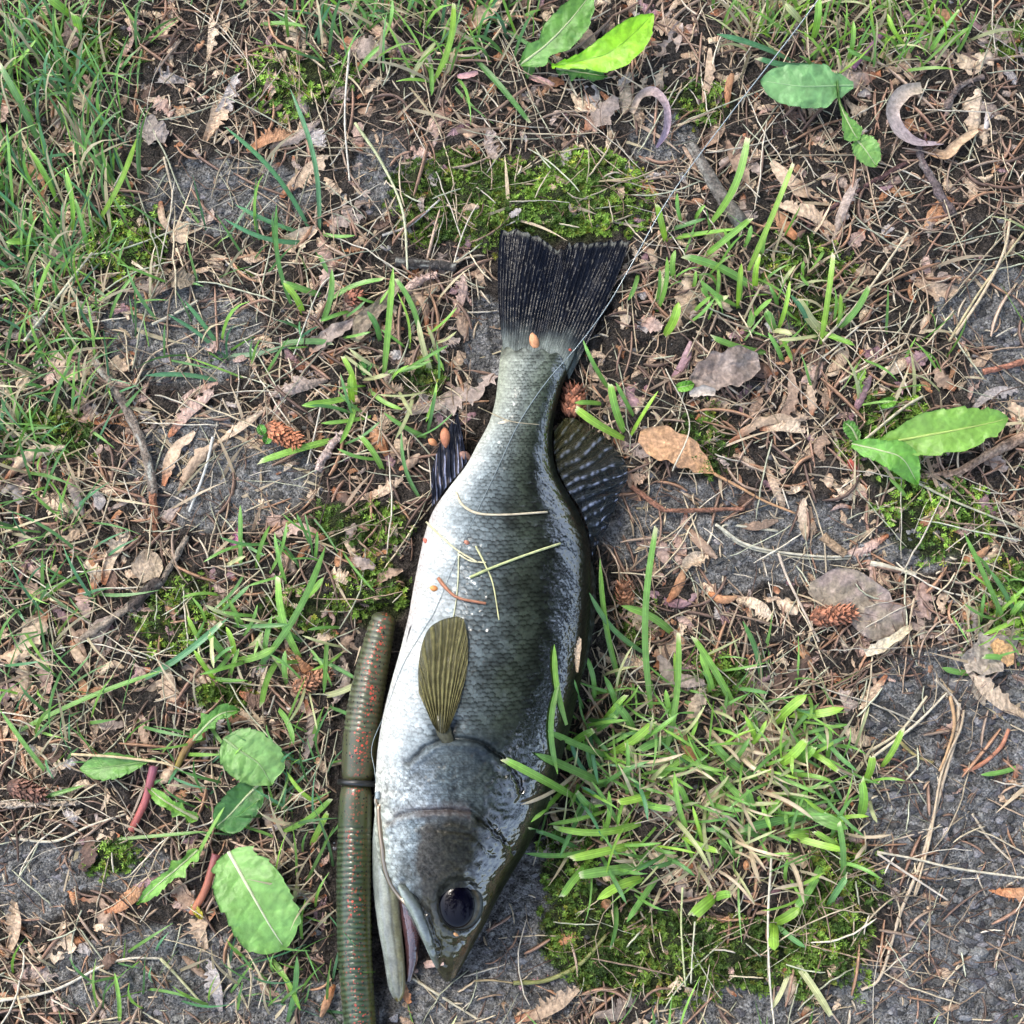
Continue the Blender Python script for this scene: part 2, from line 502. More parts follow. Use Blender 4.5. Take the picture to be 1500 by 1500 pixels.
def scale_field(q, v, su, sv):
    """Overlapping scales: q counts rows to the head, v scales across, su and sv their spacing in pixels. Height, rim and a tone per scale."""
    h = np.zeros_like(q); rim = np.zeros_like(q); tone = np.zeros_like(q); done = np.zeros(q.shape, bool)
    k0 = np.floor(q); R = 1.42 * su
    for dk in (2, 1, 0, -1, -2):
        k = k0 + dk
        off = 0.5 * (np.mod(k, 2))
        j = np.round(v - off) + off
        du = (k - q) * su; dv = (v - j) * sv * 1.02
        d = np.sqrt(du ** 2 + dv ** 2)
        hit = (d < R) & ~done
        h = np.where(hit, np.clip(0.5 + 0.5 * du / R, 0, 1), h)
        rim = np.where(hit, d / R, rim)
        t_ = np.sin(k * 12.9898 + j * 78.233) * 43758.5453
        tone = np.where(hit, t_ - np.floor(t_), tone)
        done |= hit
    return h, rim, tone


def stops(f, tab):
    t = np.array(tab, float)
    return np.stack([np.interp(f, t[:, 0], t[:, i]) for i in (1, 2, 3)], -1)


def build_fish():
    root = empty("fish", W(715, 900, 0), "small dark-backed bass with pale belly lying on its side, mouth open", "fish")
    ny = 640; nt_, nb_ = 250, 50
    y = np.concatenate([np.linspace(470, 1400, ny - 50, endpoint=False), 1438 - 38 * (1 - np.linspace(0, 1, 50)) ** 1.8])
    tt = np.concatenate([np.linspace(math.pi, 0, nt_), -np.linspace(0, math.pi, nb_ + 2)[1:-1]])
    nt2 = len(tt)
    Yg, T = np.meshgrid(y, tt, indexing='ij')
    c = (fL(Yg) + fR(Yg)) / 2; a = (fR(Yg) - fL(Yg)) / 2; b = fB(Yg); zc = fZ(Yg)
    e = 2 / 2.2
    cx = np.sign(np.cos(T)) * np.abs(np.cos(T)) ** e; sz = np.sign(np.sin(T)) * np.abs(np.sin(T)) ** e
    px = c + a * cx; pz = zc + b * sz
    top = sz > 0
    f = (cx + 1) / 2                                     # 0 belly, 1 back
    # arc length across the upper side, for scale rows
    seg = np.hypot(np.diff(px[:, :nt_], axis=1), np.diff(pz[:, :nt_], axis=1))
    arc = np.concatenate([np.zeros((ny, 1)), np.cumsum(seg, axis=1)], axis=1)
    arc = arc - arc[:, nt_ // 2:nt_ // 2 + 1]
    arc = np.concatenate([arc, np.repeat(arc[:, -1:], nt2 - nt_, axis=1)], axis=1)
    wd = (2 * a) / 270
    sv = 12.4 * np.clip(wd, .2, 1.1) ** 0.45
    su = 6.5 * np.clip(wd[:, 0], .2, 1.1) ** 0.4
    q = np.cumsum(np.gradient(y) / su)[:, None] + 0 * px
    wob = (fbm(px / 60, Yg / 60, 51) - .5) * 1.6
    h, rim, tone = scale_field(q + wob * 1.2 + .0016 * (arc ** 2) / 6.5 * .6, arc / sv + wob, su[:, None], sv)
    body_zone = sstep(490, 530, Yg) * (1 - sstep(1040, 1110, Yg + 0.28 * (px - 700)))
    amp = body_zone * (0.25 + 0.75 * sstep(0.1, 0.4, f)) * top
    disp = 1.5 * (h - .4) * amp
    # head plates
    hn = fbm(px / 14, Yg / 14, 61); hn2 = fbm(px / 5, Yg / 5, 62); hn3 = fbm(px / 40, Yg / 40, 63)
    head = sstep(1050, 1110, Yg + 0.25 * (px - 700))
    disp = disp + head * ((hn - .5) * 3.4 + (hn2 - .5) * 2.4) * top * (1 - sstep(.72, .85, f) * .75)
    def groove(pts, wdt, dep):
        d = polydist(px + (hn - .5) * 16, Yg + (hn3 - .5) * 14, pts)
        return -dep * np.exp(-(d / wdt) ** 2) * top, d
    g1, d1 = groove([(598, 1118), (625, 1092), (655, 1080), (692, 1082), (730, 1104), (757, 1140), (765, 1165)], 3.4, 6)
    g2, d2 = groove([(566, 1205), (590, 1190), (630, 1184), (680, 1187), (712, 1203), (740, 1232)], 2.8, 4.5)
    g3, d3 = groove([(586, 1290), (604, 1312), (624, 1338), (634, 1365), (645, 1400)], 3, 6)
    g4, d4 = groove([(640, 1072), (652, 1078), (668, 1060)], 8, 6)
    g5, d5 = groove([(600, 1126), (628, 1101), (656, 1090), (690, 1092), (724, 1112), (748, 1146), (756, 1172)], 5, -3.2)
    g6, d6 = groove([(568, 1213), (592, 1199), (630, 1193), (678, 1196), (708, 1211), (735, 1240)], 5, -2.6)
    g7, d7 = groove([(690, 1180), (712, 1196), (738, 1226), (752, 1250)], 3, 4)
    g8, d8 = groove([(640, 1215), (690, 1222), (722, 1250)], 3, 2.2)
    g1 = g1 + g5 + g7 + g8; g2 = g2 + g6
    er = np.hypot((px - EYE[0]) / (EYE[2] + 5), (Yg - EYE[1]) / (EYE[3] + 5))
    sock = -7 * (1 - sstep(0.75, 1.05, er)) * top + 1.2 * np.exp(-((er - 1.15) / .1) ** 2) * top
    cheek = 3 * np.exp(-((px - 640) / 40) ** 2 - ((Yg - 1240) / 45) ** 2) * top
    nost = sum(-4 * np.exp(-(np.hypot(px - nx_, Yg - ny_) / 4.5) ** 2) for nx_, ny_ in ((668, 1385), (677, 1378), (650, 1410))) * top
    disp = disp + g1 + g2 + g3 + g4 + sock + cheek + nost
    # push along the section normal
    nxn = np.sign(cx) * np.abs(np.cos(T)) ** (2 - e) / np.maximum(a, 1); nzn = np.sign(sz) * np.abs(np.sin(T)) ** (2 - e) / np.maximum(b, 1)
    nl = np.hypot(nxn, nzn) + 1e-9
    P_x = px + disp * nxn / nl; P_z = pz + disp * nzn / nl
    Vw = W(P_x, Yg, P_z)
    # pigment, with crease shade painted in
    k1 = fbm(px / 34, Yg / 34, 71); k2 = fbm(px / 9, Yg / 9, 72); k3 = fbm(px / 3.2, Yg / 3.2, 73)
    ff = f + (k1 - .5) * 0.16 + (k2 - .5) * 0.06
    base = stops(ff, [(0, .41, .415, .39), (.10, .34, .365, .365), (.19, .20, .232, .245), (.28, .105, .13, .142), (.38, .056, .071, .077), (.50, .034, .044, .044), (.62, .018, .024, .018), (.75, .005, .007, .005), (1, .003, .004, .003)])
    # peduncle is paler on the belly side and darker towards the tail base
    ped = (1 - sstep(560, 720, Yg))[..., None]
    base_p = stops(ff, [(0, .22, .24, .19), (.2, .18, .20, .175), (.42, .105, .122, .113), (.62, .07, .085, .07), (.82, .02, .027, .017), (1, .006, .008, .005)])
    base = base * (1 - ped) + base_p * ped
    base = base * (1 - 0.95 * (1 - sstep(488, 540, Yg + (k2 - .5) * 50))[..., None])
    # dark blotches along the side
    lat = np.exp(-((f - .52 - .03 * np.sin(Yg / 60)) / .09) ** 2) * sstep(.42, .62, fbm(px / 30, Yg / 22, 75)) * (1 - sstep(980, 1060, Yg)) * sstep(540, 600, Yg)
    base = base * (1 - 0.5 * lat[..., None])
    # each scale: dark pigmented rim, paler middle; silver glints on odd scales painted in
    rimk = sstep(.72, .98, rim) * amp
    mid = np.exp(-((rim - .45) / .22) ** 2) * amp
    scl = 1 - .8 * rimk * (1 - sstep(.9, 1, f) * .5) + .5 * mid + ((tone - .5) * .5 + 1.1 * tone ** 5) * amp
    base = base * np.clip(scl, .25, 1.6)[..., None]
    # head pigment
    hx = px + (hn3 - .5) * 40 + (hn - .5) * 22
    hy = Yg
    hcol = stops((hx - 548) / 250, [(0, .40, .43, .36), (.10, .26, .295, .30), (.20, .125, .155, .17), (.28, .046, .045, .041), (.42, .020, .020, .015), (.7, .008, .010, .006), (1, .007, .009, .005)])
    gillc = stops((hx - 548) / 250, [(0, .42, .43, .395), (.14, .27, .305, .315), (.27, .115, .14, .158), (.42, .048, .062, .068), (.68, .018, .024, .021), (1, .009, .012, .008)])
    low = sstep(1165, 1215, Yg + (hn - .5) * 40)[..., None]
    hcol = gillc * (1 - low) + hcol * low
    snout = sstep(1290, 1400, Yg)[..., None]
    hcol = hcol * (1 - snout) + np.array((.026, .027, .013)) * (0.7 + .6 * k2[..., None]) * snout
    ck = np.abs(fbm(px / 11, Yg / 11, 64) - .5) * 2; ck2 = np.abs(fbm(px / 5.5, Yg / 5.5, 65) - .5) * 2
    crk = (sstep(.0, .22, ck) * .55 + sstep(.0, .3, ck2) * .75)[..., None]
    ch, crim, ctone = scale_field(np.cumsum(np.gradient(y) / 3.6)[:, None] + 0 * px + hn * 1.5, arc / 7.2 + hn * 1.2, np.full_like(px, 3.6), np.full_like(px, 7.2))
    czone = (sstep(1085, 1100, Yg) * (1 - sstep(1275, 1300, Yg)) * sstep(560, 600, px))
    hcol = hcol * (1 + czone * (-.5 * sstep(.7, .97, crim) + .45 * ctone ** 3 + .1))[..., None]
    hcol = hcol * (0.45 + 1.1 * hn2[..., None]) * (.35 + .62 * crk)
    spot = np.exp(-((px - 705) / 26) ** 2 - ((Yg - 1098) / 24) ** 2)[..., None]
    hcol = hcol * (1 - .72 * spot) + np.array((.010, .018, .03)) * spot * .6
    prp = np.exp(-(d2 / 9) ** 2)[..., None] * ((px < 690) & (Yg > 1170))[..., None]
    hcol = hcol * (1 - .3 * prp) + np.array((.12, .085, .085)) * .35 * prp
    mx_ = np.exp(-((px - 597 - (Yg - 1275) * .5) / 12) ** 2 - ((Yg - 1275) / 22) ** 2)[..., None]
    hcol = hcol * (1 - .5 * mx_) + np.array((.05, .035, .012)) * .3 * mx_
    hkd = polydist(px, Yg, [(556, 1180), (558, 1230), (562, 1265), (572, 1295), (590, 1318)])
    dk = np.maximum.reduce([np.exp(-(d2 / 3) ** 2) * .7 * hn, np.exp(-(d7 / 3) ** 2) * .8 * hn, np.exp(-(hkd / 5) ** 2) * .5, np.exp(-(d1 / 5) ** 2) * 1.2 * np.clip(hn3, 0, .75), np.exp(-(d4 / 8) ** 2) * .7, np.exp(-(d3 / 4) ** 2) * .5])[..., None]  # shade in the grooves and along the hook, put into the colour
    hb = head[..., None]
    C = base * (1 - hb) + hcol * hb
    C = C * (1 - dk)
    C = C * (0.72 + .56 * k3[..., None])
    pinkb = np.exp(-((f - .01) / .03) ** 2) * sstep(700, 760, Yg) * (1 - sstep(900, 950, Yg))
    C = C * (1 - .09 * pinkb[..., None] * np.array((0, 1, .9)))
    wet = np.clip(sstep(.72, .84, f + (k2 - .5) * .16 + .10 * sstep(1000, 1120, Yg)) + 0.4 * sstep(1290, 1380, Yg) + .03 * head, 0, 1) * (1 - sstep(.90, .965, f))
    wet = np.clip(wet + .32 * amp * mid * sstep(.55, .9, tone) * (1 - sstep(.9, .95, f)), 0, 1)
    child("body", Vw.reshape(-1, 3), [grid_faces(ny, nt2, True)], C.reshape(-1, 3), M_FISH, root, {"wet": wet.ravel()})

    # ---- lower jaw, mouth lining, upper jaw bone
    def limb(name, cl, colf, wet=.5, flat=1.0, ns=28, parent=root):
        n = len(cl); th = np.arange(ns) * 2 * math.pi / ns
        t = np.gradient(cl[:, :2], axis=0); t /= np.linalg.norm(t, axis=1)[:, None]
        nx_ = -t[:, 1]; ny_ = t[:, 0]
        r = cl[:, 3]
        r = r * (.88 if name == 'lower_jaw' else 1)
        ox = r[:, None] * np.cos(th)[None]; oz = r[:, None] * np.sin(th)[None] * flat
        gx_ = cl[:, 0:1] + nx_[:, None] * ox; gy_ = cl[:, 1:2] + ny_[:, None] * ox
        V = W(gx_, gy_, cl[:, 2:3] + oz)
        s = np.linspace(0, 1, n)[:, None] + 0 * gx_
        side = np.cos(th)[None] + 0 * gx_
        C = colf(s, side, gx_, gy_)
        return child(name, V.reshape(-1, 3), [grid_faces(n, ns, True)], C.reshape(-1, 3), M_FISH, parent, {"wet": np.full(n * ns, wet)})

    def jawcol(s, side, gx_, gy_):
        # side: +1 faces the belly (image left)
        k = fbm(gx_ / 7, gy_ / 16, 81)[..., None]
        cl_ = np.array((.24, .265, .22)) * (1 - s[..., None]) + np.array((.055, .05, .016)) * s[..., None] ** .9
        strp = sstep(.1, -.5, side)[..., None]; cl_ = cl_ * (1 - .35 * strp) + np.array((.15, .13, .04)) * strp * .5
        cl_ = cl_ * (1 - .6 * np.exp(-((side + .25) / .07) ** 2)[..., None]) * (1 - .4 * np.exp(-((side - .5) / .1) ** 2)[..., None])
        tip = sstep(.86, .97, s)[..., None]
        ed = np.clip(side, 0, 1)[..., None] ** 2 * (1 - tip)
        c_ = cl_ * (1 - ed * .6) + np.array((.42, .50, .50)) * ed * .6
        c_ = c_ * (1 - tip) + np.array((.09, .075, .02)) * tip
        return c_ * (.35 + 1.3 * k)
    jw = JAW.copy()
    limb("lower_jaw", jw, jawcol, .7, .72)
    lin = spline([(588, 1290, 22, 10), (597, 1325, 22, 14), (603, 1365, 19, 13), (603, 1405, 15, 9), (598, 1438, 12, 4)], 40)
    limb("mouth_lining", lin, lambda s, sd, a_, b_: np.array((.085, .04, .042))[None, None] * (.35 + 1.1 * fbm(a_ / 6, b_ / 14, 83)[..., None]) * (1 - .55 * s[..., None]), .9)
    mxl = spline([(585, 1296, 52, 4), (597, 1312, 56, 9), (612, 1338, 54, 9.5), (625, 1370, 46, 8.5), (634, 1396, 38, 6.5), (642, 1418, 30, 3)], 40)
    mf = fish_top(np.maximum(mxl[:, 0] + 4, fL(mxl[:, 1]) + 5), mxl[:, 1]); mxl[:, 2] = np.where(np.isnan(mf), mxl[:, 2], mf - 1.5)
    limb("upper_jaw", mxl, lambda s, sd, a_, b_: (np.array((.22, .26, .23)) * (.45 + .8 * np.clip(sd, 0, 1)[..., None]) * (1 - .55 * s[..., None])) * (.6 + .8 * fbm(a_ / 5, b_ / 12, 84)[..., None]), .8, .9)

    # ---- eye
    def dome(name, cx_, cy_, rx, ry, z0, hz, colf, mat, parent):
        nr, na = 26, 56
        r = np.linspace(0, 1, nr)[:, None]; an = np.arange(na)[None] * 2 * math.pi / na
        gx_ = cx_ + rx * r * np.cos(an); gy_ = cy_ + ry * r * np.sin(an)
        gz_ = z0 + hz * np.sqrt(np.clip(1 - r ** 2, 0, 1)) + 0 * gx_
        V = W(gx_, gy_, gz_)
        C = colf(r + 0 * gx_, an + 0 * gx_, gx_, gy_)
        return child(name, V.reshape(-1, 3), [grid_faces(nr, na, True)], C.reshape(-1, 3), mat, parent, {"wet": np.ones(nr * na)})
    M_EYE = bpy.data.materials.new("fish_eye"); M_EYE.use_nodes = True
    fish_material(M_EYE)
    pe = M_EYE.node_tree.nodes["Principled BSDF"]
    for l in list(M_EYE.node_tree.links):
        if l.to_node == pe and l.to_socket.name in ("Normal", "Coat Normal"): M_EYE.node_tree.links.remove(l)
    pe.inputs["Coat Roughness"].default_value = 0.01; pe.inputs['Specular IOR Level'].default_value = .01; pe.inputs['Coat IOR'].default_value = 1.26
    ez = float(fish_top(np.array(EYE[0]), np.array(EYE[1])))
    def iris(r, an, gx_, gy_):
        k = fbm(gx_ / 5, gy_ / 5, 91)[..., None]
        rr = np.exp(-((r - .80) / .06) ** 2)[..., None]
        right = np.clip(np.cos(an - .1), 0, 1)[..., None]  # pale crescent: a highlight painted into the iris colour
        c_ = np.array((.006, .007, .007)) * (.5 + k) + np.array((.045, .058, .066)) * right ** 3 * k * 1.4
        return c_ * (1 - rr * .3) + np.array((.10, .075, .03)) * rr * k
    eye = dome("eye", EYE[0], EYE[1], EYE[2] + 2, EYE[3] + 2, ez - 9, 12, iris, M_EYE, root)
    pup = dome("pupil", EYE[0] - 4, EYE[1] + 1, 27, 34, ez - 3, 10, lambda r, an, a_, b_: np.array((.001, .001, .004)) + 0 * r[..., None], M_EYE, eye)

    # ---- fins
    def fin(name, base, outer, nray, colf, zb, zo, ns=120, nr=46, relief=1.6, thin=0.0, fray=3.0, edge=None, seed=1, bow=None, drape=False):
        r_ = np.random.default_rng(seed)
        s = np.linspace(0, 1, ns); r = np.linspace(0, 1, nr)
        B = spline(base, ns); O = spline(outer, ns)
        fr = np.repeat(r_.random(nray + 1), 1)
        notch = np.interp(s * nray, np.arange(nray + 1), fr) * fray
        S, Rr = np.meshgrid(s, r, indexing='ij')
        D = O - B; ln = np.linalg.norm(D, axis=1)[:, None]
        O2 = B + D * (1 - notch[:, None] / ln)
        gx_ = B[:, None, 0] * (1 - Rr) + O2[:, None, 0] * Rr; gy_ = B[:, None, 1] * (1 - Rr) + O2[:, None, 1] * Rr
        if bow is not None:
            gx_ = gx_ + bow[0] * np.sin(Rr * math.pi) * (1 - 2 * S) ; gy_ = gy_ + bow[1] * np.sin(Rr * math.pi) * (1 - 2 * S)
        ph = (S * nray + .55 * (fbm(S * nray * .45, Rr * 2.2, 90 + seed) - .5) * 2) * 2 * math.pi
        fork = np.cos(ph) * (1 - .5 * sstep(.4, .8, Rr)) + np.cos(ph * 2) * .5 * sstep(.4, .8, Rr)
        wav = (fbm(S * 4, Rr * 1.5, 95 + seed) - .5)
        zz = (np.interp(S, [0, 1], zb) * (1 - Rr) + np.interp(S, [0, 1], zo) * Rr) + relief * fork * (1 - .3 * Rr) + wav * 9 * Rr
        if drape:
            ft = fish_top(gx_, gy_); zz = np.where(np.isnan(ft), zz, np.maximum(zz, ft + .9 + relief * fork))
        V1 = W(gx_, gy_, zz + .6); V2 = W(gx_, gy_, zz - .6)
        n = ns * nr
        F1 = grid_faces(ns, nr); F2 = F1[:, ::-1] + n
        i = np.arange(ns - 1); edges = np.stack([i * nr + nr - 1, (i + 1) * nr + nr - 1, (i + 1) * nr + nr - 1 + n, i * nr + nr - 1 + n], -1)
        j = np.arange(nr - 1); e2 = np.stack([j, j + 1, j + 1 + n, j + n], -1); e3 = e2 + (ns - 1) * nr
        C = colf(S, Rr, fork, gx_, gy_).reshape(-1, 3)
        th = (thin * np.clip(.5 - .6 * fork, 0, 1) * (.4 + .6 * Rr)).ravel()
        return child(name, np.vstack([V1.reshape(-1, 3), V2.reshape(-1, 3)]), [F1, F2, edges, e2, e3], np.vstack([C, C]), M_FIN, root,
                     {"wet": np.full(2 * n, .12), "thin": np.concatenate([th, th])})

    def tailc(S, Rr, fork, a_, b_):
        k = fbm(a_ / 3, b_ / 14, 101)[..., None]; k2_ = fbm(a_ / 22, b_ / 22, 102)[..., None]
        ray = np.clip(fork, 0, 1)[..., None] ** 3
        c_ = np.array((.003, .0045, .009)) * (.5 + k) + np.array((.040, .046, .052)) * ray ** 3 * sstep(.5, .85, k) * (.3 + 1.2 * k2_)
        tipw = np.exp(-((Rr - .985) / .02) ** 2)[..., None]
        c_ = c_ + np.array((.10, .10, .08)) * tipw * (k > .5)
        baseg = np.exp(-((Rr + (k2_[..., 0] - .5) * .16) / .13) ** 2)[..., None]
        speck = (vnoise(a_ / 3.5, b_ / 3.5, 104) > .93)[..., None] * np.array((.2, .19, .16))
        return c_ + np.array((.13, .15, .135)) * baseg * (.3 + 1.2 * k) + speck * .3
    fin("tail_fin", [(737, 512), (744, 508), (756, 514), (768, 509), (781, 516), (794, 511), (806, 518), (817, 517), (826, 530), (833, 556)], TAIL_OUT, 34, tailc, (17, 17), (14, 20), ns=300, nr=80, relief=.3, fray=8, seed=3, bow=(-6, 0), drape=True)

    def pecc(S, Rr, fork, a_, b_):
        k = fbm(a_ / 4, b_ / 9, 111)[..., None]
        ray = np.clip(fork, -1, 1)[..., None] * .5 + .5
        band = (.75 + .35 * np.sin(Rr * 70 + fbm(a_ / 9, b_ / 9, 112) * 4))[..., None]
        c_ = np.array((.135, .125, .055)) * (.45 + .6 * ray) * (.4 + 1.1 * k) * (1 - .35 * (1 - band))
        dark = np.exp(-(Rr / .16) ** 2)[..., None]
        return c_ * (1 - .55 * dark)
    zt = lambda x, y_: float(fish_top(np.array(float(x)), np.array(float(y_))))
    fin("pectoral_fin", [(634, 1062), (642, 1072), (652, 1074), (660, 1062)], [(611, 1010), (612, 970), (622, 930), (642, 908), (664, 902), (680, 908), (686, 930), (685, 975), (676, 1020)], 13, pecc,
        (zt(640, 1068) + 3, zt(655, 1066) + 4), (zt(625, 950) + 9, zt(684, 960) + 7), relief=1.3, fray=7, seed=5, thin=.4)

    pb = spline([(662, 1098, zt(662, 1098) - 6, 4), (656, 1084, zt(656, 1084) - 3, 9), (649, 1068, zt(649, 1068) - 1, 11), (646, 1054, zt(646, 1054) + 1, 8), (644, 1042, zt(644, 1042) + 1, 3)], 24)
    limb("fin_base", pb, lambda s, sd, a_, b_: np.array((.055, .056, .036))[None, None] * (.3 + 1.2 * fbm(a_ / 4, b_ / 7, 115)[..., None]), 0.1, .4)

    def bluec(S, Rr, fork, a_, b_):
        k = fbm(a_ / 4, b_ / 16, 121)[..., None]
        ray = np.clip(fork, 0, 1)[..., None] ** 2
        return np.array((.012, .015, .026)) * (.5 + k) + np.array((.16, .19, .30)) * ray * sstep(.45, .7, k) + np.array((.05, .04, .03)) * (k > .62)
    fin("anal_fin", [(684, 676), (672, 693), (655, 712), (640, 733), (633, 742)], [(670, 600), (664, 612), (654, 632), (640, 660), (631, 690)], 9, bluec, (34, 30), (10, 12), relief=2.4, fray=4, seed=7)
    def pelc(S, Rr, fork, a_, b_):
        k = fbm(a_ / 3, b_ / 18, 131)[..., None]
        return np.array((.22, .24, .33)) * (.35 + k * .9) * (1 - .5 * S[..., None])
    fin("pelvic_fin", [(562, 1048), (568, 1036), (575, 1022)], [(590, 955), (598, 926), (602, 914)], 6, pelc, (84, 96), (92, 104), ns=40, relief=1.6, fray=3, seed=8)

    def dorc(S, Rr, fork, a_, b_):
        k = fbm(a_ / 3.5, b_ / 10, 141)[..., None]; k2_ = fbm(a_ / 25, b_ / 25, 142)[..., None]
        ray = np.clip(fork, 0, 1)[..., None] ** 2
        olive = np.array((.045, .042, .015)) * (.5 + k) ; dark = np.array((.012, .016, .02)) * (.5 + k)
        m_ = np.clip(.95 - S * 2.0, 0, 1)[..., None]
        c_ = olive * m_ + dark * (1 - m_)
        return c_ + (np.array((.15, .18, .27)) * (1 - m_ * .75)) * ray * sstep(.45, .7, k)  # blue highlights along the rays, put into the colour
    fin("dorsal_fin", [(812, 632), (812, 660), (818, 690), (832, 718), (848, 742), (860, 770), (866, 800), (868, 825)],
        [(832, 606), (852, 614), (880, 628), (905, 650), (925, 680), (918, 706), (908, 730), (893, 765), (880, 800), (872, 828)], 15, dorc, (30, 62), (26, 30), ns=200, relief=1.8, thin=.75, fray=9, seed=9)
    def spic(S, Rr, fork, a_, b_):
        k = fbm(a_ / 4, b_ / 10, 151)[..., None]
        return np.array((.014, .018, .014)) * (.5 + k) + np.array((.03, .035, .035)) * np.clip(fork, 0, 1)[..., None] ** 3
    fin("spiny_dorsal_fin", [(866, 822), (866, 860), (864, 900), (859, 945), (852, 985)], [(871, 836), (874, 868), (872, 905), (866, 950), (856, 990)], 9, spic, (60, 76), (40, 60), ns=90, nr=14, relief=1.5, fray=3, seed=10)
    return root


build_fish()


# ------------------------------------------------------------------ soft plastic worm, ring, hook, line
def build_lure():
    m = bpy.data.materials.new("soft_plastic"); m.use_nodes = True
    n = m.node_tree.nodes; L = m.node_tree.links; p = n["Principled BSDF"]
    a = n.new("ShaderNodeAttribute"); a.attribute_name = "Col"
    g = n.new("ShaderNodeNewGeometry")
    last = a.outputs["Color"]
    for sc_, thr, colr, pick in ((1350, .27, (.48, .06, .035), .42), (1500, .25, (.003, .004, .003), .62), (2100, .28, (.40, .06, .04), .45)):
        v = n.new("ShaderNodeTexVoronoi"); v.inputs["Scale"].default_value = sc_
        L.new(g.outputs["Position"], v.inputs["Vector"])
        lt = n.new("ShaderNodeMapRange"); lt.inputs[1].default_value = thr + .08; lt.inputs[2].default_value = thr; L.new(v.outputs["Distance"], lt.inputs[0])
        sp = n.new("ShaderNodeSeparateColor"); L.new(v.outputs["Color"], sp.inputs[0])
        gt = n.new("ShaderNodeMath"); gt.operation = 'GREATER_THAN'; gt.inputs[1].default_value = pick; L.new(sp.outputs[0], gt.inputs[0])
        if colr[0] > .05:            # red flakes gather along the upper seam
            fk = n.new("ShaderNodeAttribute"); fk.attribute_name = "flake"
            mm = n.new("ShaderNodeMath"); mm.operation = 'MULTIPLY'; L.new(gt.outputs[0], mm.inputs[0]); L.new(fk.outputs["Fac"], mm.inputs[1]); gt = mm
        mu = n.new("ShaderNodeMath"); mu.operation = 'MULTIPLY'; L.new(lt.outputs[0], mu.inputs[0]); L.new(gt.outputs[0], mu.inputs[1])
        mi = n.new("ShaderNodeMix"); mi.data_type = 'RGBA'; mi.inputs[7].default_value = (*colr, 1)
        L.new(mu.outputs[0], mi.inputs[0]); L.new(last, mi.inputs[6]); last = mi.outputs[2]
    L.new(last, p.inputs["Base Color"])
    p.inputs["Roughness"].default_value = .36; p.inputs['Specular IOR Level'].default_value = .3; p.inputs["Coat Weight"].default_value = .35; p.inputs["Coat Roughness"].default_value = .12
    p.inputs["Subsurface Weight"].default_value = .35; p.inputs["Subsurface Radius"].default_value = (.5, 1, .2); p.inputs["Subsurface Scale"].default_value = .0012
    root = empty("soft_worm_lure", W(523, 1150, 0), "dark green ribbed soft plastic worm with red flecks lying along the fish's belly", "fishing lure")
    cl = WORM; n_ = len(cl); ns = 48
    L_ = np.concatenate([[0], np.cumsum(np.hypot(np.diff(cl[:, 0]), np.diff(cl[:, 1])))])
    y = cl[:, 1]
    rib = ((y > 900) & (y < 1076)) | ((y > 1208))
    fade = np.where(y < 1100, sstep(900, 912, y) * (1 - sstep(1068, 1080, y)), sstep(1204, 1216, y))
    prof = np.abs(np.sin(L_ / 8.2 * math.pi)) ** .7
    th = np.arange(ns) * 2 * math.pi / ns
    t = np.gradient(cl[:, :2], axis=0); t /= np.linalg.norm(t, axis=1)[:, None] + 1e-9
    r = cl[:, 3] * .90 + fade * (prof - .6) * 1.1
    ring_pinch = -3.5 * np.exp(-((y - 1147) / 7) ** 2)
    r = r + ring_pinch
    ox = r[:, None] * np.cos(th); oz = r[:, None] * np.sin(th)
    gx_ = cl[:, 0:1] - t[:, 1:2] * ox; gy_ = cl[:, 1:2] + t[:, 0:1] * ox
    V = W(gx_, gy_, cl[:, 2:3] + oz)
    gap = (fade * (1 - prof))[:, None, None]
    k = fbm(gx_ / 20, gy_ / 20, 161)[..., None]
    # dark green pumpkin plastic; the light shining through its olive side is painted in
    side = np.clip(np.cos(th), 0, 1)[None, :, None]   # +x faces image left
    oliv = sstep(-.25, -.8, np.cos(th))[None, :, None]
    C = np.array((.018, .036, .014)) * (.7 + .6 * k) * (1 - oliv) + np.array((.050, .058, .008)) * oliv * (.8 + .4 * k) + 0 * gx_[..., None]
    up_ = (1 - sstep(1120, 1260, y))[:, None, None]; C = C * (1 - up_) + (C * .6 + np.array((.042, .038, .024)) * (.6 + .8 * k)) * up_  # browner upper half: sky reflection put into the colour
    C = C * (1 - .35 * gap) + np.array((.05, .065, .045)) * (fade * prof ** 4)[:, None, None] * .5 * (1 - oliv)  # shade in the rib gaps and shine on the crests, painted in
    fl = np.exp(-((np.cos(th) + .05) / .5) ** 2)[None] * (np.sin(th) > 0) * (.35 + .9 * sstep(.4, .6, fbm(gx_ / 25, gy_ / 25, 163)))
    child("worm_body", V.reshape(-1, 3), [grid_faces(n_, ns, True), ], C.reshape(-1, 3), m, root, {"flake": fl.ravel()})
    mr_ = mat_col("black_rubber", .35, .5, noise=.1, bump=0)
    a_ = np.linspace(0, 2 * math.pi, 49)[:-1]
    cx_, cy_, cz_, rr = 523.5, 1147, 30, 26
    ring = np.stack([cx_ + rr * np.cos(a_), cy_ + 1.5 * np.cos(a_) + 0 * a_, cz_ + rr * np.sin(a_)], -1)
    P = W(ring[:, 0], ring[:, 1], ring[:, 2])
    tn = np.roll(P, -1, 0) - np.roll(P, 1, 0); tn /= np.linalg.norm(tn, axis=1)[:, None]
    ctr = P.mean(0); rad = P - ctr; rad /= np.linalg.norm(rad, axis=1)[:, None]; ax = np.cross(tn, rad)
    b_ = np.arange(10) * 2 * math.pi / 10
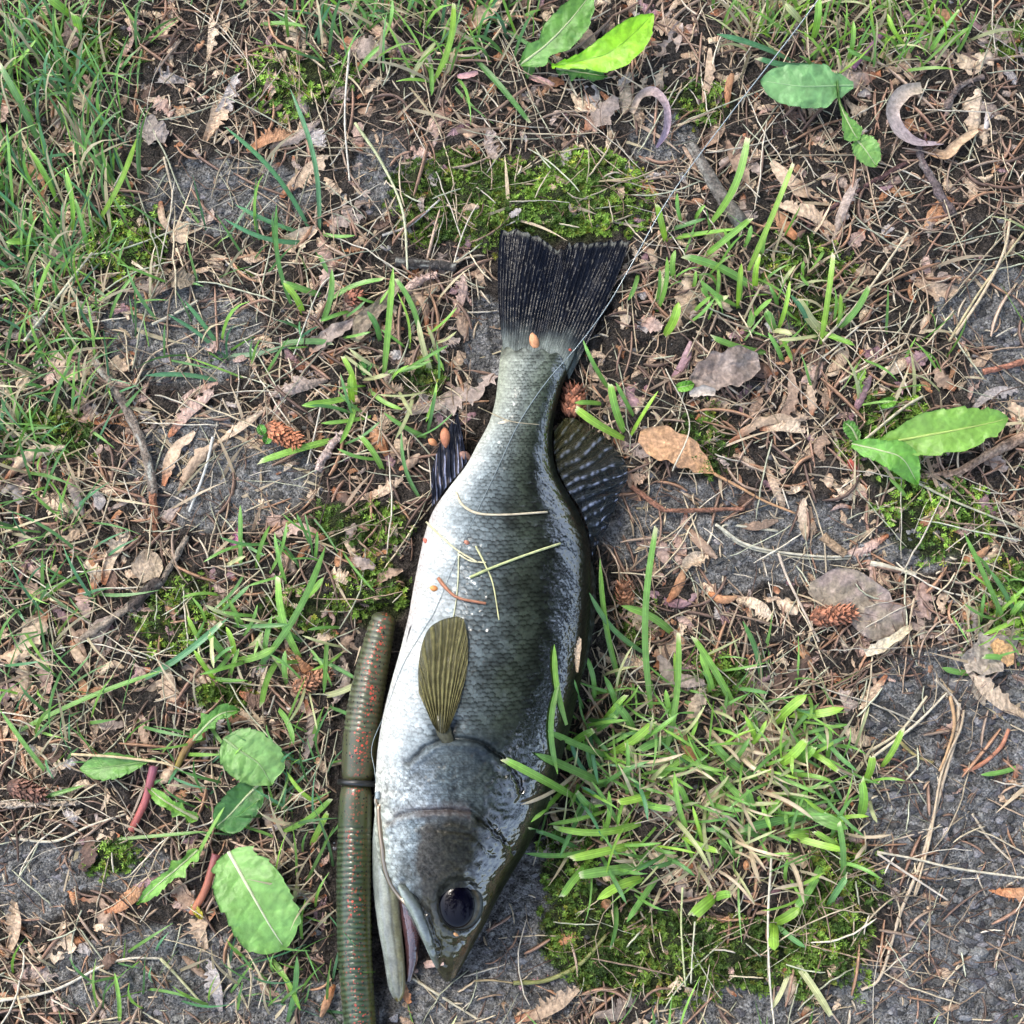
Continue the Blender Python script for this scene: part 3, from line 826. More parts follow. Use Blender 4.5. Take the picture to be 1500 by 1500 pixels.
    V = P[:, None] + 4.3 * PX * (np.cos(b_)[None, :, None] * rad[:, None] + np.sin(b_)[None, :, None] * ax[:, None])
    F = grid_faces(48, 10, True); i = np.arange(10)
    F2 = np.stack([47 * 10 + i, 47 * 10 + (i + 1) % 10, (i + 1) % 10, i], -1)
    child("rubber_ring", V.reshape(-1, 3), [F, F2], np.array((.008, .009, .010)), mr_, root)
    # hook
    mh = bpy.data.materials.new("hook_steel"); mh.use_nodes = True
    ph = mh.node_tree.nodes["Principled BSDF"]; ph.inputs["Base Color"].default_value = (.34, .27, .20, 1); ph.inputs["Metallic"].default_value = .9; ph.inputs["Roughness"].default_value = .3
    hp = spline([(555, 1180, 64), (557, 1215, 64), (560, 1240, 65), (562, 1262, 66), (568, 1285, 66), (578, 1303, 62), (592, 1320, 56), (604, 1328, 46), (612, 1318, 36)], 60)
    hf = fish_top(hp[:, 0], hp[:, 1]); hp[:, 2] = np.where(np.isnan(hf) | (np.arange(60) > 50), hp[:, 2], np.maximum(hp[:, 2], hf + 2.5))
    hp[:, 2] = np.convolve(np.pad(hp[:, 2], 3, 'edge'), np.ones(7) / 7, 'valid'); HZ = float(hp[0, 2])
    hk = empty("fish_hook", W(555, 1180, 60), "bronze wire fishing hook curving into the corner of the fish's mouth", "fish hook")
    V, F, C = tube(W(hp[:, 0], hp[:, 1], hp[:, 2]), 3.6 * PX, 10, (.2, .2, .2))
    child("shank", V, F, C, mh, hk)
    ea = np.linspace(0, 2 * math.pi, 17)
    V, F, C = tube(W(555 + 4 * np.cos(ea), 1173 + 7 * np.sin(ea), HZ), 1.8 * PX, 8, (.2, .2, .2))
    child("hook_eye", V, F, C, mh, hk)
    # line
    ml = bpy.data.materials.new("fishing_line"); ml.use_nodes = True
    pl = ml.node_tree.nodes["Principled BSDF"]; pl.inputs["Base Color"].default_value = (.22, .27, .29, 1); pl.inputs["Roughness"].default_value = .2; pl.inputs["Coat Weight"].default_value = .6
    ptsz = [(553, 1170, HZ), (549, 1130, 70), (545, 1092, 62), (566, 1040, 78), (590, 975, 100), (622, 920, 140), (640, 888, 146), (680, 790, 132), (727, 690, 92), (760, 620, 74), (800, 560, 66), (845, 508, 44), (885, 455, 40), (918, 400, 42), (980, 290, 60), (1060, 180, 95), (1170, 38, 150), (1240, -60, 180)]
    q = np.array(ptsz, float)
    s_ = spline(q, 150)
    zf = fish_top(s_[:, 0], s_[:, 1])
    s_[:, 2] = np.where(np.isnan(zf), s_[:, 2], np.maximum(zf + 1.6, s_[:, 2] * 0))
    s_[:, 2] = np.convolve(np.pad(s_[:, 2], 2, 'edge'), np.ones(5) / 5, 'valid')
    rad = np.where(np.arange(150) > 120, 2.0, 1.15) * PX
    rad = (.42 + .4 * sstep(60, 125, np.arange(150))) * PX
    V, F, C = tube(W(s_[:, 0], s_[:, 1], s_[:, 2]), rad, 6)
    solo("fishing_line", V, F, C, ml, "thin pale fishing line running over the fish and up past its tail", "fishing line")
    kn = np.linspace(0, 1, 60)
    V, F, C = tube(W(553.5 + 3.2 * np.cos(kn * 38), 1160 + kn * 10, HZ + 3.2 * np.sin(kn * 38)), 1.2 * PX, 5)
    solo("line_knot", V, F, C, ml, "small coiled knot tying the line to the hook eye beside the black ring", "knot")


build_lure()


# ------------------------------------------------------------------ grass
def blade_strip(P, wid, roll, col_root, col_tip, fold=.25, cut=False, nacross=9, skew=0.0, shade=0.0):
    """Grass blade along world points P with widths (metres), a folded keel and a paler mid vein."""
    P = np.asarray(P, float); n = len(P)
    t = np.gradient(P, axis=0); t /= np.linalg.norm(t, axis=1)[:, None] + 1e-12
    view = CAM[None] - P; view /= np.linalg.norm(view, axis=1)[:, None]
    up = np.array([0, 0, 1.0])
    a = np.cross(t, up[None]); l = np.linalg.norm(a, axis=1)[:, None]
    a = np.where(l < .15, np.array([[1.0, 0, 0]]), a / np.maximum(l, 1e-6))
    nrm = np.cross(a, t)
    roll = roll + np.linspace(0, fold * 2, n)
    side = a * np.cos(roll)[:, None] + nrm * np.sin(roll)[:, None]
    nn = np.cross(side, t)
    u = np.linspace(-1, 1, nacross)
    V = P[:, None] + side[:, None] * (u[None, :, None] * wid[:, None, None] / 2) + nn[:, None] * (np.abs(u)[None, :, None] * fold * wid[:, None, None] / 2)
    V[-1] += t[-1][None] * (u[:, None] * skew * wid[-1])
    V[-1] += t[-1][None] * (np.random.default_rng(int(abs(P[0, 0]) * 1e7) % 99991).uniform(-.25, .25, nacross)[:, None] * wid[-1])
    s = np.linspace(0, 1, n)[:, None, None]
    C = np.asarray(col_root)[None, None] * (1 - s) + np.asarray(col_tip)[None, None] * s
    C = C * (1 + .13 * np.where(np.arange(nacross) % 2 == 0, 1, -1) + shade * u)[None, :, None]  # light and dark halves: fold shading put into the colour
    C = C * (1 + .25 * np.exp(-(u / .12) ** 2))[None, :, None]
    if cut:
        te = sstep(.955, 1, s); C = C * (1 - te) + np.array((.62, .62, .38)) * te
    return V.reshape(-1, 3), [grid_faces(n, nacross)], C.reshape(-1, 3)


GREENS = [((.18, .34, .065), (.22, .43, .08)), ((.14, .28, .065), (.17, .36, .085)), ((.09, .20, .06), (.11, .26, .08)), ((.23, .39, .06), (.29, .50, .075)), ((.36, .38, .19), (.44, .47, .24)), ((.075, .19, .085), (.09, .25, .115)), ((.46, .36, .24), (.56, .46, .32)), ((.31, .22, .155), (.39, .30, .215))]


def hero_blade(root, b, rng):
    x0, y0, x1, y1, wd = b[:5]
    wd = wd * .82
    gi = b[5] if len(b) > 5 else int(rng.choice([0, 0, 1, 1, 3]))
    L = math.hypot(x1 - x0, y1 - y0)
    hz = b[6] if len(b) > 6 else min(90, .35 * L + rng.uniform(5, 25))
    cut = wd >= 7.4 and rng.random() < .6
    n = 14; s = np.linspace(0, 1, n)
    bend = rng.uniform(-.09, .09) * L
    px = x0 + (x1 - x0) * s - (y1 - y0) / max(L, 1) * bend * np.sin(s * math.pi)
    py = y0 + (y1 - y0) * s + (x1 - x0) / max(L, 1) * bend * np.sin(s * math.pi)
    z0 = float(hgt(np.array(float(x0)), np.array(float(y0)))) + 1
    zf = np.nanmax(np.where(np.isnan(fish_top(px, py)), -1, fish_top(px, py)))
    z = z0 + hz * np.sin(s * math.pi * .55)
    f = fish_top(px, py)
    z = np.where(np.isnan(f), z, np.maximum(z, f + 5))
    if zf > 0:
        z = np.convolve(np.pad(z, 1, 'edge'), (.25, .5, .25), 'valid'); z = np.where(np.isnan(f), np.maximum(z, 4 + (zf) * s), np.maximum(z, f + 4))
    wprof = (.62 + .38 * sstep(0, .25, s)) * np.where(s > .75, 1 - (.35 if cut else .92) * ((s - .75) / .25) ** 2, 1)
    P = W(px, py, z)
    t = np.gradient(P, axis=0); steep = np.abs(t[:, 2]) / np.linalg.norm(t, axis=1)
    cr, ct = GREENS[gi]
    k = rng.uniform(.85, 1.2)
    V, F, C = blade_strip(P, wd * PX * wprof, rng.uniform(-.45, .45), np.array(cr) * k, np.array(ct) * k, rng.uniform(-.1, .35), cut, skew=rng.uniform(-.9, .9), shade=rng.uniform(-.12, .12))
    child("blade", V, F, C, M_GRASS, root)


def tuft(label, x, y, blades, seed, fill=None, group="grass tufts"):
    rng = np.random.default_rng(seed)
    root = empty("grass_tuft", W(x, y, 0), label, "grass tuft", group)
    for b in blades:
        hero_blade(root, b, rng)
    for f in (fill or []):
        cx, cy, rx, ry, n, wlo, whi, llo, lhi, cols = f
        k = 0
        while k < n:
            a = rng.uniform(0, 2 * math.pi); r = math.sqrt(rng.random())
            px = cx + rx * r * math.cos(a); py = cy + ry * r * math.sin(a)
            if on_fish(np.array(px), np.array(py), 2) or on_worm(np.array(px), np.array(py), 3): continue
            th = math.atan2(py - 1076, px - 750) + rng.normal(0, 1.0) if rng.random() < .6 else rng.uniform(0, 6.28)
            l = rng.uniform(llo, lhi)
            hero_blade(root, (px, py, px + l * math.cos(th), py + l * math.sin(th), rng.uniform(wlo, whi), int(rng.choice(cols))), rng)
            k += 1
    return root


TUFT_TAIL = [(1037, 332, 1095, 203, 14, 0, 90), (1092, 405, 1162, 240, 10, 3, 90), (977, 358, 963, 300, 12, 3, 50), (976, 350, 1080, 336, 14, 0, 25), (978, 338, 1034, 320, 10, 2), (1028, 378, 1100, 320, 11, 0, 60),
             (1114, 430, 1003, 375, 14, 1, 22), (1085, 450, 1025, 410, 10, 1), (1080, 452, 1086, 386, 10, 3, 60), (1106, 424, 1114, 374, 11, 3, 50), (962, 457, 977, 376, 8, 0, 60), (973, 492, 994, 443, 15, 3, 55), (1047, 442, 1052, 393, 7, 0),
             (1101, 440, 1096, 480, 12, 1, 12), (1139, 485, 1157, 412, 8, 3, 60), (1202, 505, 1221, 372, 10, 3, 80), (1225, 485, 1231, 430, 8, 3), (1228, 482, 1273, 420, 11, 1), (1130, 518, 1043, 494, 11, 1, 18), (1147, 532, 1125, 487, 8, 1),
             (1210, 494, 1170, 438, 16, 4, 20), (1000, 330, 992, 283, 7, 1), (1018, 322, 1033, 300, 7, 0), (1203, 487, 1252, 506, 12, 0), (1015, 458, 1042, 434, 7, 0), (1185, 482, 1158, 432, 8, 5), (1140, 490, 1122, 455, 12, 1, 15), (1205, 490, 1140, 498, 8, 4), (935, 400, 920, 440, 8, 1)]
TUFT_DORSAL = [(919, 645, 843, 598, 15, 3, 60), (916, 636, 894, 562, 13, 0, 60), (922, 642, 964, 573, 8, 3, 60), (893, 572, 854, 498, 8, 1, 60), (930, 612, 902, 560, 9, 1, 40), (885, 592, 842, 590, 8, 0, 50)]
TUFT_BIG = [(955, 1048, 961, 772, 11, 1, 80), (972, 1114, 994, 928, 10, 0, 80), (990, 932, 910, 887, 13, 0, 40), (910, 1008, 879, 818, 10, 1, 70), (946, 958, 863, 868, 9, 2, 30), (1080, 1045, 1016, 933, 12, 0, 60), (1046, 1022, 1025, 958, 10, 0, 40),
            (1116, 1003, 1088, 910, 9, 2, 40), (1133, 1062, 1182, 1018, 16, 3, 50), (1153, 1047, 1236, 1037, 15, 3, 40), (1111, 1092, 1092, 1048, 10, 3, 40), (1112, 1142, 1042, 1084, 13, 1, 30), (1138, 1122, 1180, 1084, 15, 3, 45), (1168, 1117, 1192, 1094, 16, 0, 40),
            (1168, 1094, 1228, 1130, 10, 3, 40), (1213, 1117, 1217, 1066, 9, 0, 50), (1265, 1148, 1278, 1108, 14, 3, 50), (1260, 1197, 1263, 1142, 15, 0, 50), (1154, 1162, 1242, 1214, 22, 1, 45), (1196, 1194, 1083, 1216, 14, 2, 25), (1232, 1242, 1193, 1218, 10, 3),
            (830, 1062, 812, 944, 9, 0, 120), (818, 1000, 817, 1134, 9, 1, 120), (849, 1172, 738, 1112, 13, 0, 120), (892, 1152, 784, 1104, 14, 1, 100), (895, 1110, 802, 1070, 11, 1, 90), (890, 1106, 957, 1058, 14, 3, 50), (880, 1064, 918, 1018, 10, 0), (868, 1072, 906, 1044, 13, 1),
            (946, 1203, 812, 1212, 14, 3, 50), (852, 1246, 774, 1212, 10, 2, 40), (882, 1240, 769, 1250, 8, 1, 40), (942, 1235, 836, 1258, 14, 3, 45), (947, 1270, 849, 1282, 18, 0, 40), (947, 1286, 875, 1318, 15, 3, 35), (864, 1264, 823, 1313, 13, 0, 35),
            (967, 1280, 918, 1351, 10, 1, 30), (901, 1322, 893, 1388, 10, 1, 25), (1010, 1225, 988, 1130, 9, 0, 50), (995, 1222, 1052, 1247, 12, 3, 35), (1052, 1310, 1015, 1341, 22, 3, 40), (1045, 1316, 1071, 1310, 14, 0, 35), (1132, 1352, 1171, 1330, 16, 3, 35),
            (1134, 1350, 1134, 1392, 18, 3, 35), (1135, 1352, 1180, 1388, 9, 2), (1210, 1330, 1241, 1284, 11, 2, 30), (1234, 1292, 1229, 1205, 10, 1, 50), (1160, 1402, 1217, 1488, 12, 4, 20), (1158, 1412, 1129, 1480, 8, 4, 12), (1150, 1222, 1240, 1246, 12, 3, 35), (1192, 1222, 1153, 1224, 12, 3),
            (1290, 1125, 1322, 1068, 10, 3, 40), (930, 1080, 900, 1030, 13, 1, 40), (1000, 1080, 935, 1100, 14, 1, 30), (1020, 1100, 965, 1140, 11, 0, 30), (1120, 1230, 1075, 1218, 9, 1), (1105, 1195, 1095, 1155, 13, 1, 40), (1050, 1128, 1100, 1180, 12, 1, 30), (960, 1160, 905, 1175, 13, 3, 30),
            (925, 1165, 985, 1185, 12, 0, 35), (1010, 1190, 995, 1150, 10, 0), (830, 1100, 870, 1070, 13, 0, 50), (1205, 1260, 1165, 1330, 13, 1, 20), (985, 1060, 975, 1010, 9, 0), (870, 1030, 858, 960, 9, 1, 50), (905, 1050, 885, 990, 9, 1, 40), (930, 1130, 920, 1090, 14, 4, 30), (1085, 1260, 1050, 1230, 9, 1), (880, 1190, 845, 1160, 11, 1, 40)]
TUFT_MID = [(562, 552, 576, 392, 11, 0, 60), (616, 492, 580, 408, 10, 1, 40), (600, 514, 582, 428, 6, 3, 30), (557, 502, 538, 456, 10, 2, 40), (634, 552, 612, 468, 10, 4, 25), (521, 582, 502, 522, 10, 3, 40), (518, 592, 514, 548, 11, 3, 40), (516, 582, 442, 594, 12, 0, 40),
            (522, 588, 498, 650, 9, 0, 30), (445, 462, 415, 414, 11, 3, 40), (470, 476, 486, 394, 10, 1, 50), (480, 441, 562, 409, 10, 1, 25), (474, 434, 416, 414, 11, 1, 25), (378, 517, 487, 502, 11, 2, 18), (500, 642, 380, 676, 12, 0, 25), (562, 692, 528, 638, 10, 0, 30), (628, 642, 562, 604, 9, 1, 25),
            (620, 738, 588, 632, 7, 2, 25), (562, 545, 632, 528, 9, 1, 25), (570, 560, 600, 535, 9, 0), (528, 555, 566, 548, 10, 4), (622, 620, 640, 560, 7, 0), (545, 610, 470, 620, 7, 0, 20), (540, 570, 590, 600, 8, 0, 20)]
TUFT_LOW = [(372, 985, 477, 800, 11, 1, 60), (443, 970, 407, 846, 12, 0, 60), (440, 880, 474, 846, 11, 0, 40), (386, 988, 398, 902, 9, 1, 30), (340, 968, 404, 948, 13, 0, 30), (336, 966, 306, 929, 12, 1, 30), (420, 1003, 418, 953, 11, 1, 30), (412, 960, 383, 1034, 10, 0, 30),
            (343, 966, 331, 918, 9, 3, 40), (297, 948, 274, 902, 8, 3, 30), (315, 996, 284, 952, 8, 3, 40), (310, 994, 362, 997, 9, 1, 20), (200, 1000, 325, 912, 11, 5, 30), (336, 992, 350, 950, 8, 0), (446, 958, 527, 998, 7, 2, 20), (467, 1020, 527, 999, 10, 4, 20), (362, 950, 385, 930, 10, 4),
            (420, 858, 402, 780, 8, 1, 50), (395, 840, 420, 765, 7, 1, 50), (352, 838, 352, 740, 8, 1, 50), (375, 835, 395, 770, 7, 0, 40), (352, 906, 300, 886, 8, 4), (330, 830, 360, 815, 7, 4), (480, 1035, 535, 1060, 7, 2), (405, 1035, 430, 1090, 9, 1)]
tuft("broad bright grass blades growing beside the fish's tail fin", 1090, 420, TUFT_TAIL, 1, [(1080, 430, 130, 80, 20, 6, 10, 25, 60, (1, 4, 0))])
tuft("few mown grass blades leaning over the fish's dorsal fin", 918, 645, TUFT_DORSAL, 2)
tuft("largest clump of mown grass, spreading from the fish's back and head", 1010, 1150, TUFT_BIG, 3, [(1030, 1130, 200, 140, 105, 3.5, 8, 35, 100, (0, 1, 1, 2, 3, 4, 4, 6)), (880, 1130, 60, 120, 34, 4, 9, 40, 100, (0, 1, 2, 5)), (1180, 1190, 100, 130, 42, 3.5, 8, 30, 85, (0, 1, 3, 4, 6))])
tuft("slender grass blades between the small cones and the fish's anal fin", 540, 570, TUFT_MID, 4, [(540, 560, 110, 120, 26, 4, 7, 30, 80, (1, 2, 0, 4))])
tuft("grass blades growing between the mossy ground and the worm lure's blunt end", 390, 950, TUFT_LOW, 5, [(390, 940, 120, 90, 30, 4, 8, 30, 90, (1, 2, 0, 4)), (430, 800, 90, 60, 14, 3, 6, 40, 90, (1, 2))])
tuft("grass blades rising from the moss at the frame's far corner by the twiggy leaf", 1450, 900,
     [(1480, 930, 1412, 780, 9, 1, 40), (1490, 905, 1450, 835, 8, 2, 30), (1495, 975, 1440, 962, 10, 1, 20), (1480, 905, 1500, 880, 10, 0), (1430, 985, 1380, 978, 10, 1, 12), (1500, 905, 1440, 930, 8, 3), (1330, 735, 1302, 700, 7, 0, 20), (1500, 1120, 1437, 1135, 8, 1, 15)], 6, [(1475, 900, 40, 40, 12, 4, 7, 25, 60, (0, 1, 3))])


def fine_grass(name, patches, label, seed, cols, wlo, whi, el=(.55, .3)):
    """Thin grass nobody could count: one object."""
    r = np.random.default_rng(seed); bag = Bag()
    for cx, cy, rx, ry, n, llo, lhi, ang, spread in patches:
        a = r.uniform(0, 2 * math.pi, n); rr = np.sqrt(r.random(n))
        px = cx + rx * rr * np.cos(a); py = cy + ry * rr * np.sin(a)
        ok = ~on_fish(px, py, 2) & ~on_worm(px, py, 4)
        px, py = px[ok], py[ok]; n = len(px)
        k = 6; s = np.linspace(0, 1, k)[None]
        th = np.radians(ang) + r.normal(0, math.radians(spread), n)
        l = r.uniform(llo, lhi, n); bend = r.normal(0, .16, n) * l
        elev = np.clip(r.normal(el[0], el[1], n), .03, 1.1)
        p0 = W(px, py, hgt(px, py))
        d = np.stack([np.cos(th), np.sin(th)], -1); q = np.stack([-d[:, 1], d[:, 0]], -1)
        along = (l * np.cos(elev))[:, None] * s * PX; sidew = (bend[:, None] * s ** 2) * PX; z = (l * np.sin(elev))[:, None] * np.sin(s * 1.9) / math.sin(1.9) * PX * .8
        P = p0[:, None, :] + np.stack([along * d[:, :1] + sidew * q[:, :1], along * d[:, 1:] + sidew * q[:, 1:], z], -1)
        wd = r.uniform(wlo, whi, n)[:, None] * np.concatenate([np.linspace(.8, 1, 3), np.linspace(.9, .12, k - 3)])[None] * PX
        roll = r.normal(0, .7, n)
        sv = np.stack([q[:, 0] * np.cos(roll), q[:, 1] * np.cos(roll), np.sin(roll)], -1)
        V = np.stack([P - sv[:, None] * wd[..., None] / 2, P + sv[:, None] * wd[..., None] / 2], 2).reshape(-1, 3)
        F = (grid_faces(k, 2)[None] + (np.arange(n) * k * 2)[:, None, None]).reshape(-1, 4)
        ci = r.choice(cols, n)
        cr = np.array([GREENS[c][0] for c in ci]); ct = np.array([GREENS[c][1] for c in ci])
        kk = r.uniform(.6, 1.25, n)[:, None, None, None]
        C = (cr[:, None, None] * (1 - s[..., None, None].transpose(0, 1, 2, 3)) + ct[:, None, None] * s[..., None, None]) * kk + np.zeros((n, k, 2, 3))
        dry = (r.random(n) < .24)[:, None, None, None]
        C = np.where(dry, np.array((.46, .40, .26)) * kk, C)
        bag.add(V, F, C.reshape(-1, 3))
    V, F, C = bag.out()
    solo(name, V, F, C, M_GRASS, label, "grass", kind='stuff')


fine_grass("grass", [(60, 250, 150, 200, 330, 50, 140, 98, 34), (60, 60, 160, 90, 120, 40, 110, 80, 60), (60, 440, 130, 90, 130, 40, 100, 75, 45), (60, 600, 110, 90, 150, 40, 110, 60, 70), (-110, 350, 110, 400, 200, 50, 130, 90, 40)],
           "dense thin green lawn grass in the corner opposite the fish's tail", 21, (0, 1, 1, 2, 2, 5), 2.5, 6)
fine_grass("grass", [(600, 45, 200, 80, 190, 40, 120, 90, 60), (450, -60, 500, 90, 200, 40, 120, 90, 45)], "thin loose grass beyond the mossy mound, next to the lobed dandelion leaves", 22, (0, 1, 1, 2, 5), 3, 6)
fine_grass("grass", [(1250, 55, 170, 65, 230, 35, 100, 95, 55), (1100, 20, 60, 40, 40, 40, 90, 95, 40), (1250, -70, 400, 90, 200, 40, 110, 90, 45)], "thin bright grass behind the blue-green dandelion leaf", 23, (0, 0, 3, 1, 4), 3, 6)
fine_grass("grass", [(330, 450, 150, 130, 60, 40, 110, 70, 70), (40, 850, 110, 160, 120, 40, 130, 40, 80), (90, 1060, 120, 80, 45, 40, 120, 30, 60), (330, 1120, 130, 120, 40, 40, 100, 60, 90), (440, 1230, 50, 170, 60, 40, 110, 90, 60), (400, 1440, 110, 60, 55, 40, 110, 80, 50), (150, 1440, 150, 60, 25, 40, 110, 60, 60)],
           "scattered thin green grass strands over the brown litter beside the worm lure", 24, (1, 2, 2, 5, 0), 2.5, 5.5)
fine_grass("grass", [(1110, 430, 160, 90, 50, 30, 80, 90, 60), (1010, 1140, 240, 180, 330, 35, 100, 80, 110), (1440, 900, 60, 80, 30, 30, 80, 100, 60), (1300, 550, 120, 80, 25, 40, 100, 60, 80), (1600, 400, 90, 500, 140, 40, 120, 90, 60), (1000, 1600, 600, 90, 160, 40, 110, 90, 60)],
           "thin short grass growing through the litter on the fish's back side", 25, (0, 1, 4, 1), 2.5, 5.5)

fine_grass("dry_grass", [(330, 330, 420, 400, 200, 30, 110, 20, 90), (1150, 330, 420, 400, 230, 30, 110, 20, 90), (1200, 900, 380, 400, 210, 30, 110, 20, 90), (250, 1000, 320, 420, 220, 30, 110, 20, 90), (1030, 1150, 200, 160, 120, 25, 80, 60, 90), (750, 1600, 800, 120, 120, 30, 110, 20, 90), (1650, 700, 140, 800, 120, 30, 100, 20, 90), (-130, 1000, 140, 500, 90, 30, 100, 20, 90)],
           "flat dry brown grass blades lying loose through the litter", 26, (6, 6, 7), 2.5, 6.5, (.03, .14))

def ring_patches(n, llo, lhi, spread):
    """Patches all round the strip the photograph shows, out to half a metre."""
    r = np.random.default_rng(404); out_ = []
    while len(out_) < n:
        a, b = r.uniform(-1150, 2650, 2)
        if -260 < a < 1760 and -260 < b < 1760: continue
        out_.append((a, b, 230, 230, 90, llo, lhi, r.uniform(60, 120), spread))
    return out_


fine_grass("grass", ring_patches(85, 50, 150, 40), "lawn grass all round the spot outside the photograph's frame", 27, (0, 1, 1, 2, 4), 4, 9)
fine_grass("dry_grass", ring_patches(60, 40, 140, 90), "dry grass lying all round the spot outside the photograph's frame", 28, (6, 6, 7), 4, 11, (.03, .14))

# ------------------------------------------------------------------ moss
def moss(cx, cy, rx, ry, bright, label, seed):
    r = np.random.default_rng(seed)
    mound = 560 < cx < 940 and cy < 340
    n = int(rx * ry * (.24 if mound else .15))
    a = r.uniform(0, 2 * math.pi, n); rr = np.sqrt(r.random(n)) * 1.18
    rr = rr * ((.85 if mound else .74) + (.3 if mound else .55) * vnoise(a * 1.9, 0 * a + seed, seed))
    px = cx + rx * rr * np.cos(a); py = cy + ry * rr * np.sin(a)
    keep = ~on_fish(px, py, -4) & ~on_worm(px, py, 2) & (fbm(px / 26, py / 26, 41) > (.16 if mound else .37) + .3 * (rr - .6).clip(0))
    px, py = px[keep], py[keep]; n = len(px)
    m = 14
    base = W(px, py, hgt(px, py) - 1)
    lean = r.normal(0, .55, (n, 2)); axis_ = np.stack([lean[:, 0], lean[:, 1], np.ones(n)], -1); axis_ /= np.linalg.norm(axis_, axis=1)[:, None]
    hgt_ = r.uniform(5, 11 if mound else 16, n) * PX
    j = np.arange(m); s = (j + 1) / m
    ctr = base[:, None] + axis_[:, None] * (hgt_[:, None] * s[None])[..., None]
    az = j[None] * 2.4 + r.uniform(0, 6.28, n)[:, None]
    e1 = np.cross(axis_, np.array([1.0, .2, 0])); e1 /= np.linalg.norm(e1, axis=1)[:, None]; e2 = np.cross(axis_, e1)
    dirv = np.cos(az)[..., None] * e1[:, None] + np.sin(az)[..., None] * e2[:, None] + axis_[:, None] * r.uniform(.3, 1.0, (n, m))[..., None]
    dirv /= np.linalg.norm(dirv, axis=-1)[..., None]
    ll = r.uniform(4, 9.5, (n, m))[..., None] * PX * (1 - .35 * s)[None, :, None]
    sd = np.cross(dirv, axis_[:, None]); sd /= np.linalg.norm(sd, axis=-1)[..., None] + 1e-9
    wv = ll * .23
    p0 = ctr; p1 = ctr + dirv * ll * .5 + sd * wv; p2 = ctr + dirv * ll; p3 = ctr + dirv * ll * .5 - sd * wv
    V = np.stack([p0, p1, p2, p3], 2).reshape(-1, 3)
    F = np.arange(len(V)).reshape(-1, 4)
    tone = fbm(px / 22, py / 22, 43)
    tone = sstep(.3, .7, tone)
    c = np.array((.08, .155, .03))[None] * (1 - tone[:, None]) + np.array((.25, .40, .07))[None] * tone[:, None]
    c = c * bright * r.uniform(.55, 1.25, n)[:, None]
    yl = (r.random(n) < .14)[:, None]; c = np.where(yl, c * np.array((1.25, .85, .8)), c)
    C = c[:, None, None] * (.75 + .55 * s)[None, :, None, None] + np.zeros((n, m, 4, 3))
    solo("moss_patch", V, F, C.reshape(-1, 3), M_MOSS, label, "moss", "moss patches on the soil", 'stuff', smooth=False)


MOSS_L = ["olive moss on the lower flank of the mound behind the tail fin", "mossy mound directly behind the fish's tail fin notch", "brightest yellow-green moss on the mound by the fishing line", "bright feathery moss cushion standing among thin grass near the frame's top edge",
          "light green moss at the edge of the dense lawn grass", "deep green moss cushion under the end of the rough grey twig", "dark moss under straw beside the anal fin", "moss just beyond the blunt end of the worm lure", "moss between the crossing grass blades and the mossy cushion", "moss under the long dandelion leaf",
          "straggling bright moss below the long dandelion leaf", "moss at the foot of the corner grass blades near the torn grey leaf", "dark green moss beside the fish's snout", "dark green moss at the base of the big mown clump", "feathery green moss along the big clump's lower edge", "bright green moss on the big clump's edge facing bare soil",
          "small yellow-green moss between dry chips near the fishing line", "small moss patch under the thin blades by the pale straw", "small dark moss beside the tan stalked leaf", "tiny moss tuft on the dark soil beside the pink stems", "thin moss strip under the fish's gill", "sparse moss under the pale cut grass", "sparse moss by the lobed leaf above the round leaf", "sparse moss behind the bright grass",
          "sparse moss beside the brown feathery leaf", "sparse moss inside the big mown clump", "thin moss between the fish's back and the clump", "sparse moss under thin strands near the pale tan chip", "sparse moss in the dense lawn grass"]
for i_, (b_, l_) in enumerate(zip(MOSS, MOSS_L)):
    moss(*b_, l_, 300 + i_)


